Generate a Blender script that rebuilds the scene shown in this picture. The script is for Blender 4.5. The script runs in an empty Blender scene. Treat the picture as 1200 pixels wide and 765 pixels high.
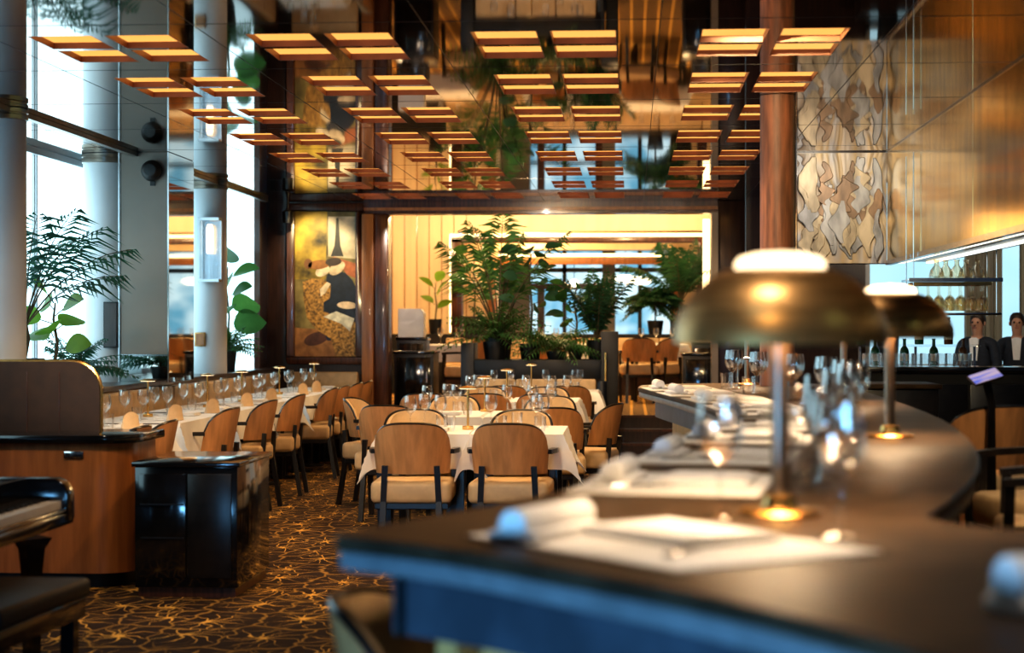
import bpy, bmesh, math, random
from mathutils import Vector, Matrix
random.seed(7)
PI = math.pi; R = math.radians
S = bpy.context.scene; COL = S.collection

# ------------------------------------------------------------------ mesh builder
class MB:
    def __init__(s): s.v = []; s.f = []; s.xf = Matrix.Identity(4)
    def add(s, vs, fs):
        b = len(s.v); s.v += [tuple(s.xf @ Vector(p)) for p in vs]; s.f += [tuple(b + i for i in q) for q in fs]; return s
    def box(s, x0, x1, y0, y1, z0, z1):
        v = [(x, y, z) for z in (z0, z1) for y in (y0, y1) for x in (x0, x1)]
        return s.add(v, [(0,2,3,1), (4,5,7,6), (0,1,5,4), (2,6,7,3), (0,4,6,2), (1,3,7,5)])
    def prism(s, poly, z0, z1):
        n = len(poly); v = [(x, y, z0) for x, y in poly] + [(x, y, z1) for x, y in poly]
        f = [tuple(range(n-1, -1, -1)), tuple(range(n, 2*n))] + [(i, (i+1) % n, n+(i+1) % n, n+i) for i in range(n)]
        return s.add(v, f)
    def lathe(s, prof, n=20, c=(0, 0, 0), cap=True):
        v = []; f = []; m = len(prof)
        for k in range(n):
            a = 2*PI*k/n
            for r, z in prof: v.append((c[0]+r*math.cos(a), c[1]+r*math.sin(a), c[2]+z))
        for k in range(n):
            k2 = (k+1) % n
            for i in range(m-1): f.append((k*m+i, k2*m+i, k2*m+i+1, k*m+i+1))
        if cap:
            f.append(tuple(k*m for k in range(n-1, -1, -1))); f.append(tuple(k*m+m-1 for k in range(n)))
        return s.add(v, f)
    def tube(s, pts, r, n=8):
        pts = [Vector(p) for p in pts]; rs = r if isinstance(r, (list, tuple)) else [r]*len(pts)
        v = []; f = []; up = None
        for i, p in enumerate(pts):
            t = (pts[min(i+1, len(pts)-1)] - pts[max(i-1, 0)]).normalized()
            if up is None: up = Vector((0, 0, 1)) if abs(t.z) < .9 else Vector((1, 0, 0))
            a = t.cross(up).normalized(); b = a.cross(t).normalized(); up = b
            for k in range(n):
                q = p + (a*math.cos(2*PI*k/n) + b*math.sin(2*PI*k/n))*rs[i]; v.append(tuple(q))
        for i in range(len(pts)-1):
            for k in range(n): f.append((i*n+k, i*n+(k+1) % n, (i+1)*n+(k+1) % n, (i+1)*n+k))
        f.append(tuple(range(n-1, -1, -1))); f.append(tuple((len(pts)-1)*n+k for k in range(n)))
        return s.add(v, f)
    def bar(s, p, q, w, h):
        """square bar from p to q"""
        p = Vector(p); q = Vector(q); t = (q-p).normalized()
        up = Vector((0, 0, 1)) if abs(t.z) < .9 else Vector((0, 1, 0))
        a = t.cross(up).normalized()*w/2; b = a.cross(t).normalized()*h/2
        v = [tuple(x) for o in (p, q) for x in (o-a-b, o+a-b, o+a+b, o-a+b)]
        return s.add(v, [(3,2,1,0), (4,5,6,7), (0,1,5,4), (1,2,6,5), (2,3,7,6), (3,0,4,7)])
    def grid(s, fn, nu, nv, wrap=False):
        v = [fn(i/nu, j/nv) for j in range(nv+1) for i in range(nu+1)]
        f = [(j*(nu+1)+i, j*(nu+1)+i+1, (j+1)*(nu+1)+i+1, (j+1)*(nu+1)+i) for j in range(nv) for i in range(nu)]
        return s.add(v, f)
    def shell(s, fo, fi, nu, nv):
        """closed slab between two surfaces"""
        n = (nu+1)*(nv+1)
        v = [fo(i/nu, j/nv) for j in range(nv+1) for i in range(nu+1)] + [fi(i/nu, j/nv) for j in range(nv+1) for i in range(nu+1)]
        g = lambda i, j: j*(nu+1)+i
        f = []
        for j in range(nv):
            for i in range(nu):
                q = (g(i, j), g(i+1, j), g(i+1, j+1), g(i, j+1)); f.append(q); f.append(tuple(n+x for x in reversed(q)))
        for i in range(nu):
            f.append((g(i+1, 0), g(i, 0), n+g(i, 0), n+g(i+1, 0))); f.append((g(i, nv), g(i+1, nv), n+g(i+1, nv), n+g(i, nv)))
        for j in range(nv):
            f.append((g(0, j), g(0, j+1), n+g(0, j+1), n+g(0, j))); f.append((g(nu, j+1), g(nu, j), n+g(nu, j), n+g(nu, j+1)))
        return s.add(v, f)
    def mesh(s, name, m, bevel=0, seg=2, sharp=35):
        me = bpy.data.meshes.new(name); me.from_pydata(s.v, [], s.f)
        bm = bmesh.new(); bm.from_mesh(me)
        if bevel:
            bmesh.ops.remove_doubles(bm, verts=bm.verts, dist=1e-5)
            es = [e for e in bm.edges if len(e.link_faces) == 2 and e.calc_face_angle(0) > .5]
            bmesh.ops.bevel(bm, geom=es, offset=bevel, segments=seg, profile=.5, affect='EDGES', clamp_overlap=True)
        bmesh.ops.recalc_face_normals(bm, faces=bm.faces)
        bm.to_mesh(me); bm.free()
        for p in me.polygons: p.use_smooth = True
        me.set_sharp_from_angle(angle=R(sharp)); me.materials.append(m)
        return me
    def build(s, name, m, parent=None, label=None, **k):
        o = bpy.data.objects.new(name, s.mesh(name, m, **k)); COL.objects.link(o)
        if parent: o.parent = parent
        if label: o['label'] = label
        return o

def T(name, label, cat, loc=(0, 0, 0), rz=0, group=None):
    o = bpy.data.objects.new(name, None); COL.objects.link(o); o.empty_display_size = .1
    o.location = loc; o.rotation_euler = (0, 0, rz); o['label'] = label; o['category'] = cat
    if group: o['group'] = group
    return o
def tag(o, label, cat, group=None):
    o['label'] = label; o['category'] = cat
    if group: o['group'] = group
    return o
def dup(root, loc, rz=0, label=None, group=None):
    r = root.copy(); COL.objects.link(r); r.location = loc; r.rotation_euler = (0, 0, rz)
    if label: r['label'] = label
    if group: r['group'] = group
    for ch in list(root.children):
        c = ch.copy(); COL.objects.link(c); c.parent = r
        for g in list(ch.children):
            d = g.copy(); COL.objects.link(d); d.parent = c
    return r
def struct(name, mb, m, parent=None, label=None, **k):
    o = mb.build(name, m, parent, **k)
    if not parent: o['kind'] = 'structure'
    if label: o['label'] = label
    return o
class Proto:
    """first call moves the original, later calls copy it"""
    def __init__(s, root): s.r = root; s.used = False
    def at(s, loc, rz=0, label=None, group=None):
        if not s.used:
            s.used = True; s.r.location = loc; s.r.rotation_euler = (0, 0, rz)
            if label: s.r['label'] = label
            if group: s.r['group'] = group
            return s.r
        return dup(s.r, loc, rz, label, group)
ORD = ['first', 'second', 'third', 'fourth', 'fifth', 'sixth', 'seventh', 'eighth', 'ninth', 'tenth', 'eleventh', 'twelfth',
       'thirteenth', 'fourteenth', 'fifteenth', 'sixteenth', 'seventeenth', 'eighteenth', 'nineteenth', 'twentieth']

# ------------------------------------------------------------------ materials
def new_mat(name):
    m = bpy.data.materials.new(name); m.use_nodes = True; nt = m.node_tree; nt.nodes.clear()
    out = nt.nodes.new('ShaderNodeOutputMaterial'); return m, nt, out
def N(nt, t, **k):
    n = nt.nodes.new(t)
    for a, b in k.items():
        if a == 'ins':
            for i, v in b.items(): n.inputs[i].default_value = v
        else: setattr(n, a, b)
    return n
def c4(c): return (c[0], c[1], c[2], 1)
def mat(name, col, rough=.5, metal=0, var=.15, scale=8, stretch=(1, 1, 1), col2=None, bump=0, coat=0, emit=None, estr=0, spec=.5, aniso=0, sheen=0):
    m, nt, out = new_mat(name); L = nt.links.new
    b = N(nt, 'ShaderNodeBsdfPrincipled'); L(b.outputs[0], out.inputs[0])
    tc = N(nt, 'ShaderNodeTexCoord'); mp = N(nt, 'ShaderNodeMapping'); mp.inputs['Scale'].default_value = stretch
    L(tc.outputs['Object'], mp.inputs['Vector'])
    nz = N(nt, 'ShaderNodeTexNoise'); nz.inputs['Scale'].default_value = scale; nz.inputs['Detail'].default_value = 4
    L(mp.outputs[0], nz.inputs['Vector'])
    mx = N(nt, 'ShaderNodeMix', data_type='RGBA')
    c2 = col2 or tuple(x*(1-var*1.6) for x in col)
    mx.inputs[6].default_value = c4(c2); mx.inputs[7].default_value = c4(tuple(min(1, x*(1+var*.3)) for x in col))
    rp = N(nt, 'ShaderNodeMapRange'); rp.inputs[1].default_value = .35; rp.inputs[2].default_value = .65
    L(nz.outputs['Fac'], rp.inputs[0]); L(rp.outputs[0], mx.inputs[0]); L(mx.outputs[2], b.inputs['Base Color'])
    b.inputs['Roughness'].default_value = rough; b.inputs['Metallic'].default_value = metal
    b.inputs['Specular IOR Level'].default_value = spec
    if coat: b.inputs['Coat Weight'].default_value = coat; b.inputs['Coat Roughness'].default_value = .08
    if sheen: b.inputs['Sheen Weight'].default_value = sheen
    if emit: b.inputs['Emission Color'].default_value = c4(emit); b.inputs['Emission Strength'].default_value = estr
    if bump:
        bp = N(nt, 'ShaderNodeBump'); bp.inputs['Strength'].default_value = bump; bp.inputs['Distance'].default_value = .01
        L(nz.outputs['Fac'], bp.inputs['Height']); L(bp.outputs[0], b.inputs['Normal'])
    return m
def emit_mat(name, col, s, col2=None, scale=2, stretch=(1, 1, 1), lo=.35, hi=.65):
    m, nt, out = new_mat(name); L = nt.links.new
    e = N(nt, 'ShaderNodeEmission'); e.inputs['Strength'].default_value = s; L(e.outputs[0], out.inputs[0])
    tc = N(nt, 'ShaderNodeTexCoord'); mp = N(nt, 'ShaderNodeMapping'); mp.inputs['Scale'].default_value = stretch
    L(tc.outputs['Object'], mp.inputs['Vector'])
    nz = N(nt, 'ShaderNodeTexNoise'); nz.inputs['Scale'].default_value = scale; nz.inputs['Detail'].default_value = 2
    L(mp.outputs[0], nz.inputs['Vector'])
    mx = N(nt, 'ShaderNodeMix', data_type='RGBA'); mx.inputs[6].default_value = c4(col2 or tuple(x*.85 for x in col)); mx.inputs[7].default_value = c4(col)
    rp = N(nt, 'ShaderNodeMapRange'); rp.inputs[1].default_value = lo; rp.inputs[2].default_value = hi
    L(nz.outputs['Fac'], rp.inputs[0]); L(rp.outputs[0], mx.inputs[0]); L(mx.outputs[2], e.inputs['Color'])
    return m
def glass_mat(name, tint=(1, 1, 1), gloss=.9, base=.04, rough=.02):
    """thin glass: clear with fresnel reflections"""
    m, nt, out = new_mat(name); L = nt.links.new
    t = N(nt, 'ShaderNodeBsdfTransparent'); t.inputs[0].default_value = c4(tint)
    g = N(nt, 'ShaderNodeBsdfGlossy'); g.inputs['Roughness'].default_value = rough; g.inputs[0].default_value = (gloss, gloss, gloss, 1)
    lw = N(nt, 'ShaderNodeLayerWeight'); lw.inputs[0].default_value = .35
    nz = N(nt, 'ShaderNodeTexNoise'); nz.inputs['Scale'].default_value = 3
    mr = N(nt, 'ShaderNodeMapRange'); mr.inputs[3].default_value = base; mr.inputs[4].default_value = .45
    ad = N(nt, 'ShaderNodeMath', operation='MULTIPLY_ADD'); ad.inputs[1].default_value = .02
    L(lw.outputs['Fresnel'], mr.inputs[0]); L(nz.outputs['Fac'], ad.inputs[0]); L(mr.outputs[0], ad.inputs[2])
    mx = N(nt, 'ShaderNodeMixShader'); L(ad.outputs[0], mx.inputs[0]); L(t.outputs[0], mx.inputs[1]); L(g.outputs[0], mx.inputs[2]); L(mx.outputs[0], out.inputs[0])
    return m
def curtain_mat(name, col, trans):
    m, nt, out = new_mat(name); L = nt.links.new
    d = N(nt, 'ShaderNodeBsdfDiffuse'); t = N(nt, 'ShaderNodeBsdfTranslucent')
    nz = N(nt, 'ShaderNodeTexNoise'); nz.inputs['Scale'].default_value = 30
    mc = N(nt, 'ShaderNodeMix', data_type='RGBA'); mc.inputs[6].default_value = c4(tuple(x*.9 for x in col)); mc.inputs[7].default_value = c4(col)
    L(nz.outputs['Fac'], mc.inputs[0]); L(mc.outputs[2], d.inputs[0]); L(mc.outputs[2], t.inputs[0])
    mx = N(nt, 'ShaderNodeMixShader'); mx.inputs[0].default_value = trans; L(d.outputs[0], mx.inputs[1]); L(t.outputs[0], mx.inputs[2]); L(mx.outputs[0], out.inputs[0])
    return m

WOODST = (14, 14, 1.2)
M = {}
M['mahogany'] = mat('mahogany', (.105, .036, .018), .28, var=.35, scale=3, stretch=WOODST, coat=.3)
M['mahogany_dark'] = mat('mahogany_dark', (.035, .014, .009), .3, var=.3, scale=3, stretch=WOODST, coat=.2)
M['honey'] = mat('honey_wood', (.40, .155, .05), .35, var=.18, scale=2.5, stretch=(10, 10, 1), coat=.25)
M['honey_light'] = mat('pale_wood', (.66, .36, .13), .4, var=.12, scale=2.5, stretch=(9, 9, .6))
M['chair_wood'] = mat('chair_wood', (.60, .295, .125), .34, var=.16, scale=3, stretch=(8, 8, 1), coat=.35)
M['chair_dark'] = mat('black_frame', (.012, .010, .010), .3, var=.3, scale=20)
M['cream'] = mat('cream_leather', (.60, .42, .235), .5, var=.1, scale=12, bump=.05)
M['olive'] = mat('olive_leather', (.40, .31, .13), .45, var=.1, scale=10)
M['black'] = mat('black_lacquer', (.008, .008, .010), .12, var=.3, scale=6, coat=.5)
M['black_matte'] = mat('black_matte', (.009, .009, .011), .5, var=.3, scale=9)
M['navy'] = mat('navy_lacquer', (.008, .011, .020), .42, var=.3, scale=6)
M['cloth'] = mat('white_cloth', (.80, .78, .76), .85, var=.05, scale=5, sheen=.2)
M['napkin'] = mat('white_napkin', (.82, .80, .79), .9, var=.05, scale=25)
M['paper'] = mat('paper_mat', (.80, .76, .72), .8, var=.05, scale=12)
M['cream_napkin'] = mat('cream_napkin', (.75, .56, .36), .85, var=.06, scale=20)
M['brass'] = mat('brass', (.80, .50, .18), .25, 1, var=.12, scale=15)
M['brass_dark'] = mat('brushed_bronze', (.58, .32, .12), .38, .88, var=.2, scale=6, stretch=(1, 1, 12))
M['nickel'] = mat('satin_nickel', (.30, .26, .22), .32, 1, var=.1, scale=6)
M['chrome'] = mat('chrome', (.6, .6, .62), .18, 1, var=.1, scale=6)
M['column_white'] = mat('white_plaster', (.60, .63, .66), .35, var=.05, scale=2)
M['gold_leaf'] = mat('gold_leaf', (.88, .64, .25), .13, 1, var=.28, scale=3.5, stretch=(1, 2, .5), col2=(.62, .50, .28))
M['counter'] = mat('dark_stone', (.050, .033, .021), .42, var=.28, scale=9, spec=.07)
M['counter_edge'] = mat('counter_edge', (.17, .19, .21), .35, var=.2, scale=9, spec=.5)  # base colour paled and blued to look lit by the window
M['apron'] = mat('blue_lit_apron', (.05, .065, .09), .45, var=.2, scale=7)  # blue window light put into the apron's colour
def leaf_mat(name, col):
    m = mat(name, col, .42, var=.4, scale=5); nt = m.node_tree; L = nt.links.new
    out = [n for n in nt.nodes if n.type == 'OUTPUT_MATERIAL'][0]; b = [n for n in nt.nodes if n.type == 'BSDF_PRINCIPLED'][0]
    t = N(nt, 'ShaderNodeBsdfTranslucent'); t.inputs[0].default_value = c4((col[0]*2.2, col[1]*2.2, col[2]*1.6))
    mx = N(nt, 'ShaderNodeMixShader'); mx.inputs[0].default_value = .35; L(b.outputs[0], mx.inputs[1]); L(t.outputs[0], mx.inputs[2]); L(mx.outputs[0], out.inputs[0]); return m
M['leaf'] = leaf_mat('leaf_green', (.055, .15, .045))
M['leaf_dark'] = leaf_mat('leaf_dark', (.030, .095, .050))
M['leaf_teal'] = leaf_mat('leaf_teal', (.025, .11, .085))
M['leaf_bright'] = leaf_mat('leaf_bright', (.17, .32, .05))
M['stem'] = mat('plant_stem', (.10, .075, .035), .7, var=.3, scale=10)
M['pot'] = mat('black_pot', (.012, .013, .016), .35, var=.3, scale=6)
M['soil'] = mat('soil', (.02, .013, .008), .9, var=.5, scale=30)
M['glass'] = glass_mat('clear_glass')
M['glass_amber'] = glass_mat('amber_glass', (1, .95, .86))
M['pane'] = glass_mat('pane_glass', (.96, .98, 1), .8, .03)
M['mirror'] = mat('mirror', (.62, .60, .56), .03, 1, var=.05, scale=1)
M['mirror_tint'] = mat('smoked_mirror', (.20, .18, .165), .10, 1, var=.1, scale=1)
M['panel_grey'] = mat('taupe_panel', (.24, .20, .165), .30, var=.08, scale=1.5)
M['yellow_wall'] = mat('golden_panelling', (.80, .60, .37), .55, var=.06, scale=1.5, stretch=(5, 5, .4))
M['white_card'] = mat('white_card', (.85, .82, .8), .6, var=.04, scale=8)
M['ivory'] = mat('ivory', (.80, .74, .66), .3, var=.05, scale=9)
M['screen'] = emit_mat('lit_screen', (.10, .14, .55), .9, (.45, .35, .45), 6, (1, 3, 1), .45, .6)
M['bottle_green'] = mat('green_bottle', (.02, .12, .06), .1, var=.3, scale=5)
M['bottle_brown'] = mat('brown_bottle', (.12, .045, .015), .12, var=.3, scale=5)
M['label'] = mat('bottle_label', (.75, .72, .62), .7, var=.1, scale=20)
M['curtain_grey'] = curtain_mat('grey_curtain', (.52, .46, .37), .35)
M['sheer'] = curtain_mat('sheer_curtain', (.85, .92, .96), .75)
M['skin'] = mat('skin', (.50, .27, .18), .55, var=.08, scale=12)
M['suit'] = mat('navy_suit', (.016, .022, .038), .8, var=.2, scale=30)
M['shirt'] = mat('white_shirt', (.8, .8, .82), .8, var=.04, scale=30)
M['hair'] = mat('dark_hair', (.03, .018, .012), .6, var=.3, scale=40)
M['diffuser'] = emit_mat('amber_diffuser', (1, .47, .13), 1.0, (1, .43, .10), 1.2)
M['recess'] = mat('recess_wood', (.26, .095, .045), .45, var=.2, scale=6)
M['lamp_glow'] = emit_mat('lamp_glow', (1, .80, .55), 2.6, (1, .72, .42), 3)
M['lamp_inner'] = emit_mat('lamp_inner', (1, .76, .50), 85, (1, .70, .40), 3)
M['led'] = emit_mat('led_strip', (1, .72, .34), 3.6, (1, .66, .28), 3)
M['led_white'] = emit_mat('led_white', (1, .82, .50), 1.5, (.80, .9, .9), 1.5)
M['window_day'] = emit_mat('daylight_glass', (.62, .91, 1.0), 2.5, (.52, .85, .98), .6)
M['window_bar'] = emit_mat('bar_daylight_glass', (.46, .72, .82), 1.0, (.34, .62, .76), .8)
M['window_far'] = emit_mat('street_daylight', (.16, .44, .62), .9, (.68, .92, 1.0), 1.4, (1, 1, 1), .42, .58)
M['pend_glow'] = emit_mat('pendant_glow', (1, .85, .6), 3.0)
M['book'] = mat('dark_binding', (.02, .02, .025), .6, var=.3, scale=12)

# smoked mirror ceiling
def ceiling_mat():
    m, nt, out = new_mat('smoked_mirror_ceiling'); L = nt.links.new
    g = N(nt, 'ShaderNodeBsdfPrincipled'); g.inputs['Metallic'].default_value = 1; g.inputs['Roughness'].default_value = .035
    tc = N(nt, 'ShaderNodeTexCoord'); nz = N(nt, 'ShaderNodeTexNoise'); nz.inputs['Scale'].default_value = 1.1; L(tc.outputs['Object'], nz.inputs['Vector'])
    mx = N(nt, 'ShaderNodeMix', data_type='RGBA'); mx.inputs[6].default_value = (.235, .17, .135, 1); mx.inputs[7].default_value = (.30, .235, .195, 1)
    L(nz.outputs['Fac'], mx.inputs[0]); L(mx.outputs[2], g.inputs['Base Color'])
    bp = N(nt, 'ShaderNodeBump'); bp.inputs['Strength'].default_value = .02; bp.inputs['Distance'].default_value = .02
    L(nz.outputs['Fac'], bp.inputs['Height']); L(bp.outputs[0], g.inputs['Normal']); L(g.outputs[0], out.inputs[0])
    return m
M['ceiling'] = ceiling_mat()

# patterned carpet: golden branching stars on dark brown
def carpet_mat():
    m, nt, out = new_mat('starburst_carpet'); L = nt.links.new
    b = N(nt, 'ShaderNodeBsdfPrincipled'); b.inputs['Roughness'].default_value = .9; b.inputs['Specular IOR Level'].default_value = .15; L(b.outputs[0], out.inputs[0])
    tc = N(nt, 'ShaderNodeTexCoord')
    def math_(op, a, bb=None, clamp=False):
        n = N(nt, 'ShaderNodeMath', operation=op); n.use_clamp = clamp
        for i, x in enumerate((a, bb)):
            if x is None: continue
            if isinstance(x, (int, float)): n.inputs[i].default_value = x
            else: L(x, n.inputs[i])
        return n.outputs[0]
    def smooth(x, a, bb):
        n = N(nt, 'ShaderNodeMapRange', interpolation_type='SMOOTHSTEP'); L(x, n.inputs[0])
        for i, v in ((1, a), (2, bb)):
            if isinstance(v, (int, float)): n.inputs[i].default_value = v
            else: L(v, n.inputs[i])
        n.inputs[3].default_value = 1; n.inputs[4].default_value = 0
        return n.outputs[0]
    wob = N(nt, 'ShaderNodeTexNoise'); wob.inputs['Scale'].default_value = 6; wob.inputs['Detail'].default_value = 1; L(tc.outputs['Object'], wob.inputs['Vector'])
    sub = N(nt, 'ShaderNodeVectorMath', operation='SUBTRACT'); sub.inputs[1].default_value = (.5, .5, .5); L(wob.outputs['Color'], sub.inputs[0])
    sc = N(nt, 'ShaderNodeVectorMath', operation='SCALE'); sc.inputs['Scale'].default_value = .16; L(sub.outputs[0], sc.inputs[0])
    ad = N(nt, 'ShaderNodeVectorMath', operation='ADD'); L(tc.outputs['Object'], ad.inputs[0]); L(sc.outputs[0], ad.inputs[1])
    mp = N(nt, 'ShaderNodeMapping'); mp.inputs['Scale'].default_value = (3.0, 2.15, 0); L(ad.outputs[0], mp.inputs['Vector'])
    lines = []
    for off, k in ((0, 10), (.37, 8)):
        ml = N(nt, 'ShaderNodeVectorMath', operation='ADD'); ml.inputs[1].default_value = (off*3.1, off*1.7, 0); L(mp.outputs[0], ml.inputs[0])
        v = N(nt, 'ShaderNodeTexVoronoi', voronoi_dimensions='2D'); v.inputs['Scale'].default_value = 1; v.inputs['Randomness'].default_value = .55; L(ml.outputs[0], v.inputs['Vector'])
        d = N(nt, 'ShaderNodeVectorMath', operation='SUBTRACT'); L(ml.outputs[0], d.inputs[0]); L(v.outputs['Position'], d.inputs[1])
        sx = N(nt, 'ShaderNodeSeparateXYZ'); L(d.outputs[0], sx.inputs[0])
        an = math_('ARCTAN2', sx.outputs[1], sx.outputs[0]); r = v.outputs['Distance']
        tw = math_('ADD', math_('MULTIPLY', an, float(k)/2), math_('MULTIPLY', r, 2.2))
        sn = math_('ABSOLUTE', math_('SINE', tw))
        wdt = math_('MULTIPLY', math_('DIVIDE', .135, math_('ADD', r, .06)), math_('MAXIMUM', math_('SUBTRACT', .78, r), .02))
        ray = smooth(sn, math_('MULTIPLY', wdt, .4), math_('MULTIPLY', wdt, 1.1))
        fade = smooth(r, .40, .66)
        core = smooth(r, .03, .10)
        lines.append(math_('MAXIMUM', math_('MULTIPLY', ray, fade), core))
        if off == 0:
            ve = N(nt, 'ShaderNodeTexVoronoi', voronoi_dimensions='2D', feature='DISTANCE_TO_EDGE'); ve.inputs['Scale'].default_value = 1; ve.inputs['Randomness'].default_value = .55; L(ml.outputs[0], ve.inputs['Vector'])
            lines.append(math_('MULTIPLY', smooth(ve.outputs['Distance'], .006, .035), .4))
    tot = math_('MAXIMUM', math_('MAXIMUM', lines[0], lines[1]), math_('MULTIPLY', lines[2], .16))
    mx = N(nt, 'ShaderNodeMix', data_type='RGBA'); mx.inputs[6].default_value = (.022, .012, .010, 1); mx.inputs[7].default_value = (.70, .40, .09, 1)
    L(tot, mx.inputs[0]); L(mx.outputs[2], b.inputs['Base Color'])
    return m
M['carpet'] = carpet_mat()
# step carpet: gold grid
def grid_carpet():
    m, nt, out = new_mat('gold_grid_carpet'); L = nt.links.new
    b = N(nt, 'ShaderNodeBsdfPrincipled'); b.inputs['Roughness'].default_value = .9; L(b.outputs[0], out.inputs[0])
    tc = N(nt, 'ShaderNodeTexCoord'); mp = N(nt, 'ShaderNodeMapping'); mp.inputs['Scale'].default_value = (1, 1, 1); L(tc.outputs['Object'], mp.inputs[0])
    br = N(nt, 'ShaderNodeTexBrick'); br.offset = 0; br.inputs['Scale'].default_value = 1; br.inputs['Brick Width'].default_value = .16; br.inputs['Row Height'].default_value = .16; br.inputs['Mortar Size'].default_value = .018
    br.inputs['Color1'].default_value = (.05, .022, .010, 1); br.inputs['Color2'].default_value = (.07, .03, .012, 1); br.inputs['Mortar'].default_value = (.75, .42, .08, 1)
    L(mp.outputs[0], br.inputs['Vector']); L(br.outputs[0], b.inputs['Base Color'])
    return m
M['grid_carpet'] = grid_carpet()
# carved relief: swirling metal leaf
def relief_mat():
    m, nt, out = new_mat('carved_relief'); L = nt.links.new
    b = N(nt, 'ShaderNodeBsdfPrincipled'); b.inputs['Roughness'].default_value = .45; b.inputs['Metallic'].default_value = .1; L(b.outputs[0], out.inputs[0])
    tc = N(nt, 'ShaderNodeTexCoord'); mp = N(nt, 'ShaderNodeMapping'); mp.inputs['Scale'].default_value = (3.6, 3.6, 1.3); L(tc.outputs['Object'], mp.inputs[0])
    nz = N(nt, 'ShaderNodeTexNoise'); nz.inputs['Scale'].default_value = 1.3; nz.inputs['Detail'].default_value = 2; nz.inputs['Distortion'].default_value = 1.2; L(mp.outputs[0], nz.inputs[0])
    wv = N(nt, 'ShaderNodeMath', operation='MULTIPLY'); wv.inputs[1].default_value = 3.2; L(nz.outputs['Fac'], wv.inputs[0])
    fr = N(nt, 'ShaderNodeMath', operation='FRACT'); L(wv.outputs[0], fr.inputs[0])
    cr = N(nt, 'ShaderNodeValToRGB'); e = cr.color_ramp.elements
    e[0].position = 0; e[0].color = (.06, .03, .018, 1); e[1].position = 1; e[1].color = (.34, .33, .34, 1)
    for p, c in ((.10, (.30, .22, .15, 1)), (.35, (.42, .36, .30, 1)), (.6, (.50, .36, .20, 1)), (.85, (.36, .33, .32, 1))):
        x = e.new(p); x.color = c
    L(fr.outputs[0], cr.inputs[0]); L(cr.outputs[0], b.inputs['Base Color'])
    bp = N(nt, 'ShaderNodeBump'); bp.inputs['Strength'].default_value = .7; bp.inputs['Distance'].default_value = .03; L(fr.outputs[0], bp.inputs['Height']); L(bp.outputs[0], b.inputs['Normal'])
    return m
M['relief'] = relief_mat()
def flat(name, col, rough=.6, var=.2, scale=14): return mat(name, col, rough, var=var, scale=scale)

# ------------------------------------------------------------------ camera
cam = bpy.data.cameras.new('camera'); co = bpy.data.objects.new('camera', cam); COL.objects.link(co)
cam.sensor_width = 36; cam.lens = 2150/1200*36; cam.shift_y = 2.5/1200
co.location = (0, 0, 1.37); co.rotation_euler = (PI/2, 0, math.atan(140/2150))
cam.dof.use_dof = True; cam.dof.focus_distance = 12.6; cam.dof.aperture_fstop = 2.45; cam.clip_end = 200
S.camera = co
ZC = 2.75

# ------------------------------------------------------------------ setting
f = MB(); f.add([(-4.6, -1, 0), (6, -1, 0), (6, 20.2, 0), (-4.6, 20.2, 0)], [(0, 1, 2, 3)]); struct('floor', f, M['carpet'])
ZR = .42   # raised back room
f = MB(); f.box(-6, 6, 20.2, 40, ZR-.05, ZR); struct('floor', f, M['grid_carpet'])

# ceiling with openings for the recessed light panels
gx = [-2.51, -1.47, -.41, .665]; gy = [8.5+1.44*k for k in range(8)]
PW, PD, GX, GY = .31, .40, .06, .05
holes = []
for cx in gx:
    for y0 in gy:
        for i in (0, 1):
            for j in (0, 1):
                x0 = cx-PW-GX/2+i*(PW+GX); yy = y0+j*(PD+GY); holes.append((x0, x0+PW, yy, yy+PD))
xs = sorted(set([-4.7, 2.0] + [round(v, 4) for h in holes for v in h[:2]])); ys = sorted(set([-1, 20.1] + [round(v, 4) for h in holes for v in h[2:]]))
hs = set((round(h[0], 4), round(h[2], 4)) for h in holes)
cm = MB()
for i in range(len(xs)-1):
    for j in range(len(ys)-1):
        if (xs[i], ys[j]) in hs: continue
        cm.add([(xs[i], ys[j], ZC), (xs[i+1], ys[j], ZC), (xs[i+1], ys[j+1], ZC), (xs[i], ys[j+1], ZC)], [(3, 2, 1, 0)])
struct('ceiling', cm, M['ceiling'])
sm = MB()
for x in (-4.05, -3.03, -1.99, -.94, .13, 1.2): sm.box(x-.002, x+.002, 0, 19.85, ZC-.0009, ZC-.0002)
for k in range(-4, 8): y = 8.5+.425+.72+1.44*k; sm.box(-4.4, 1.99, y-.003, y+.003, ZC-.0009, ZC-.0002)
struct('trim_1', sm, M['black_matte'], label='thin dark joints between the mirror ceiling tiles')

# recessed ceiling lights
DEP = .034
cl = T('ceiling_light', '', 'ceiling light')
for i in (0, 1):
    for j in (0, 1):
        x0 = -PW-GX/2+i*(PW+GX); y0 = j*(PD+GY); x1 = x0+PW; y1 = y0+PD
        m = MB(); t = .004
        m.box(x0, x1, y0, y0+t, 0, DEP); m.box(x0, x1, y1-t, y1, 0, DEP); m.box(x0, x0+t, y0+t, y1-t, 0, DEP); m.box(x1-t, x1, y0+t, y1-t, 0, DEP)
        fr = m.build('recess_frame', M['recess'], cl)
        m = MB(); m.box(x0+t, x1-t, y0+t, y1-t, DEP-.002, DEP+.004); m.build('diffuser', M['diffuser'], cl, 'glowing amber panel')
pc = Proto(cl)
colw = ['far left', 'left of centre', 'centre', 'right']
for i, cx in enumerate(gx):
    for k, y0 in enumerate(gy):
        pc.at((cx, y0, ZC), 0, 'amber recessed ceiling light, %s from the front in the %s column' % (ORD[k], colw[i]), 'amber recessed ceiling lights')

# walls
w = MB(); w.box(-4.75, -4.6, -1, 20.2, 0, 3.2); struct('wall_left', w, M['mahogany_dark'])
w = MB(); w.box(6, 6.1, -1, 20, 0, 3.4); struct('wall_right', w, M['mahogany_dark'])
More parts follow.
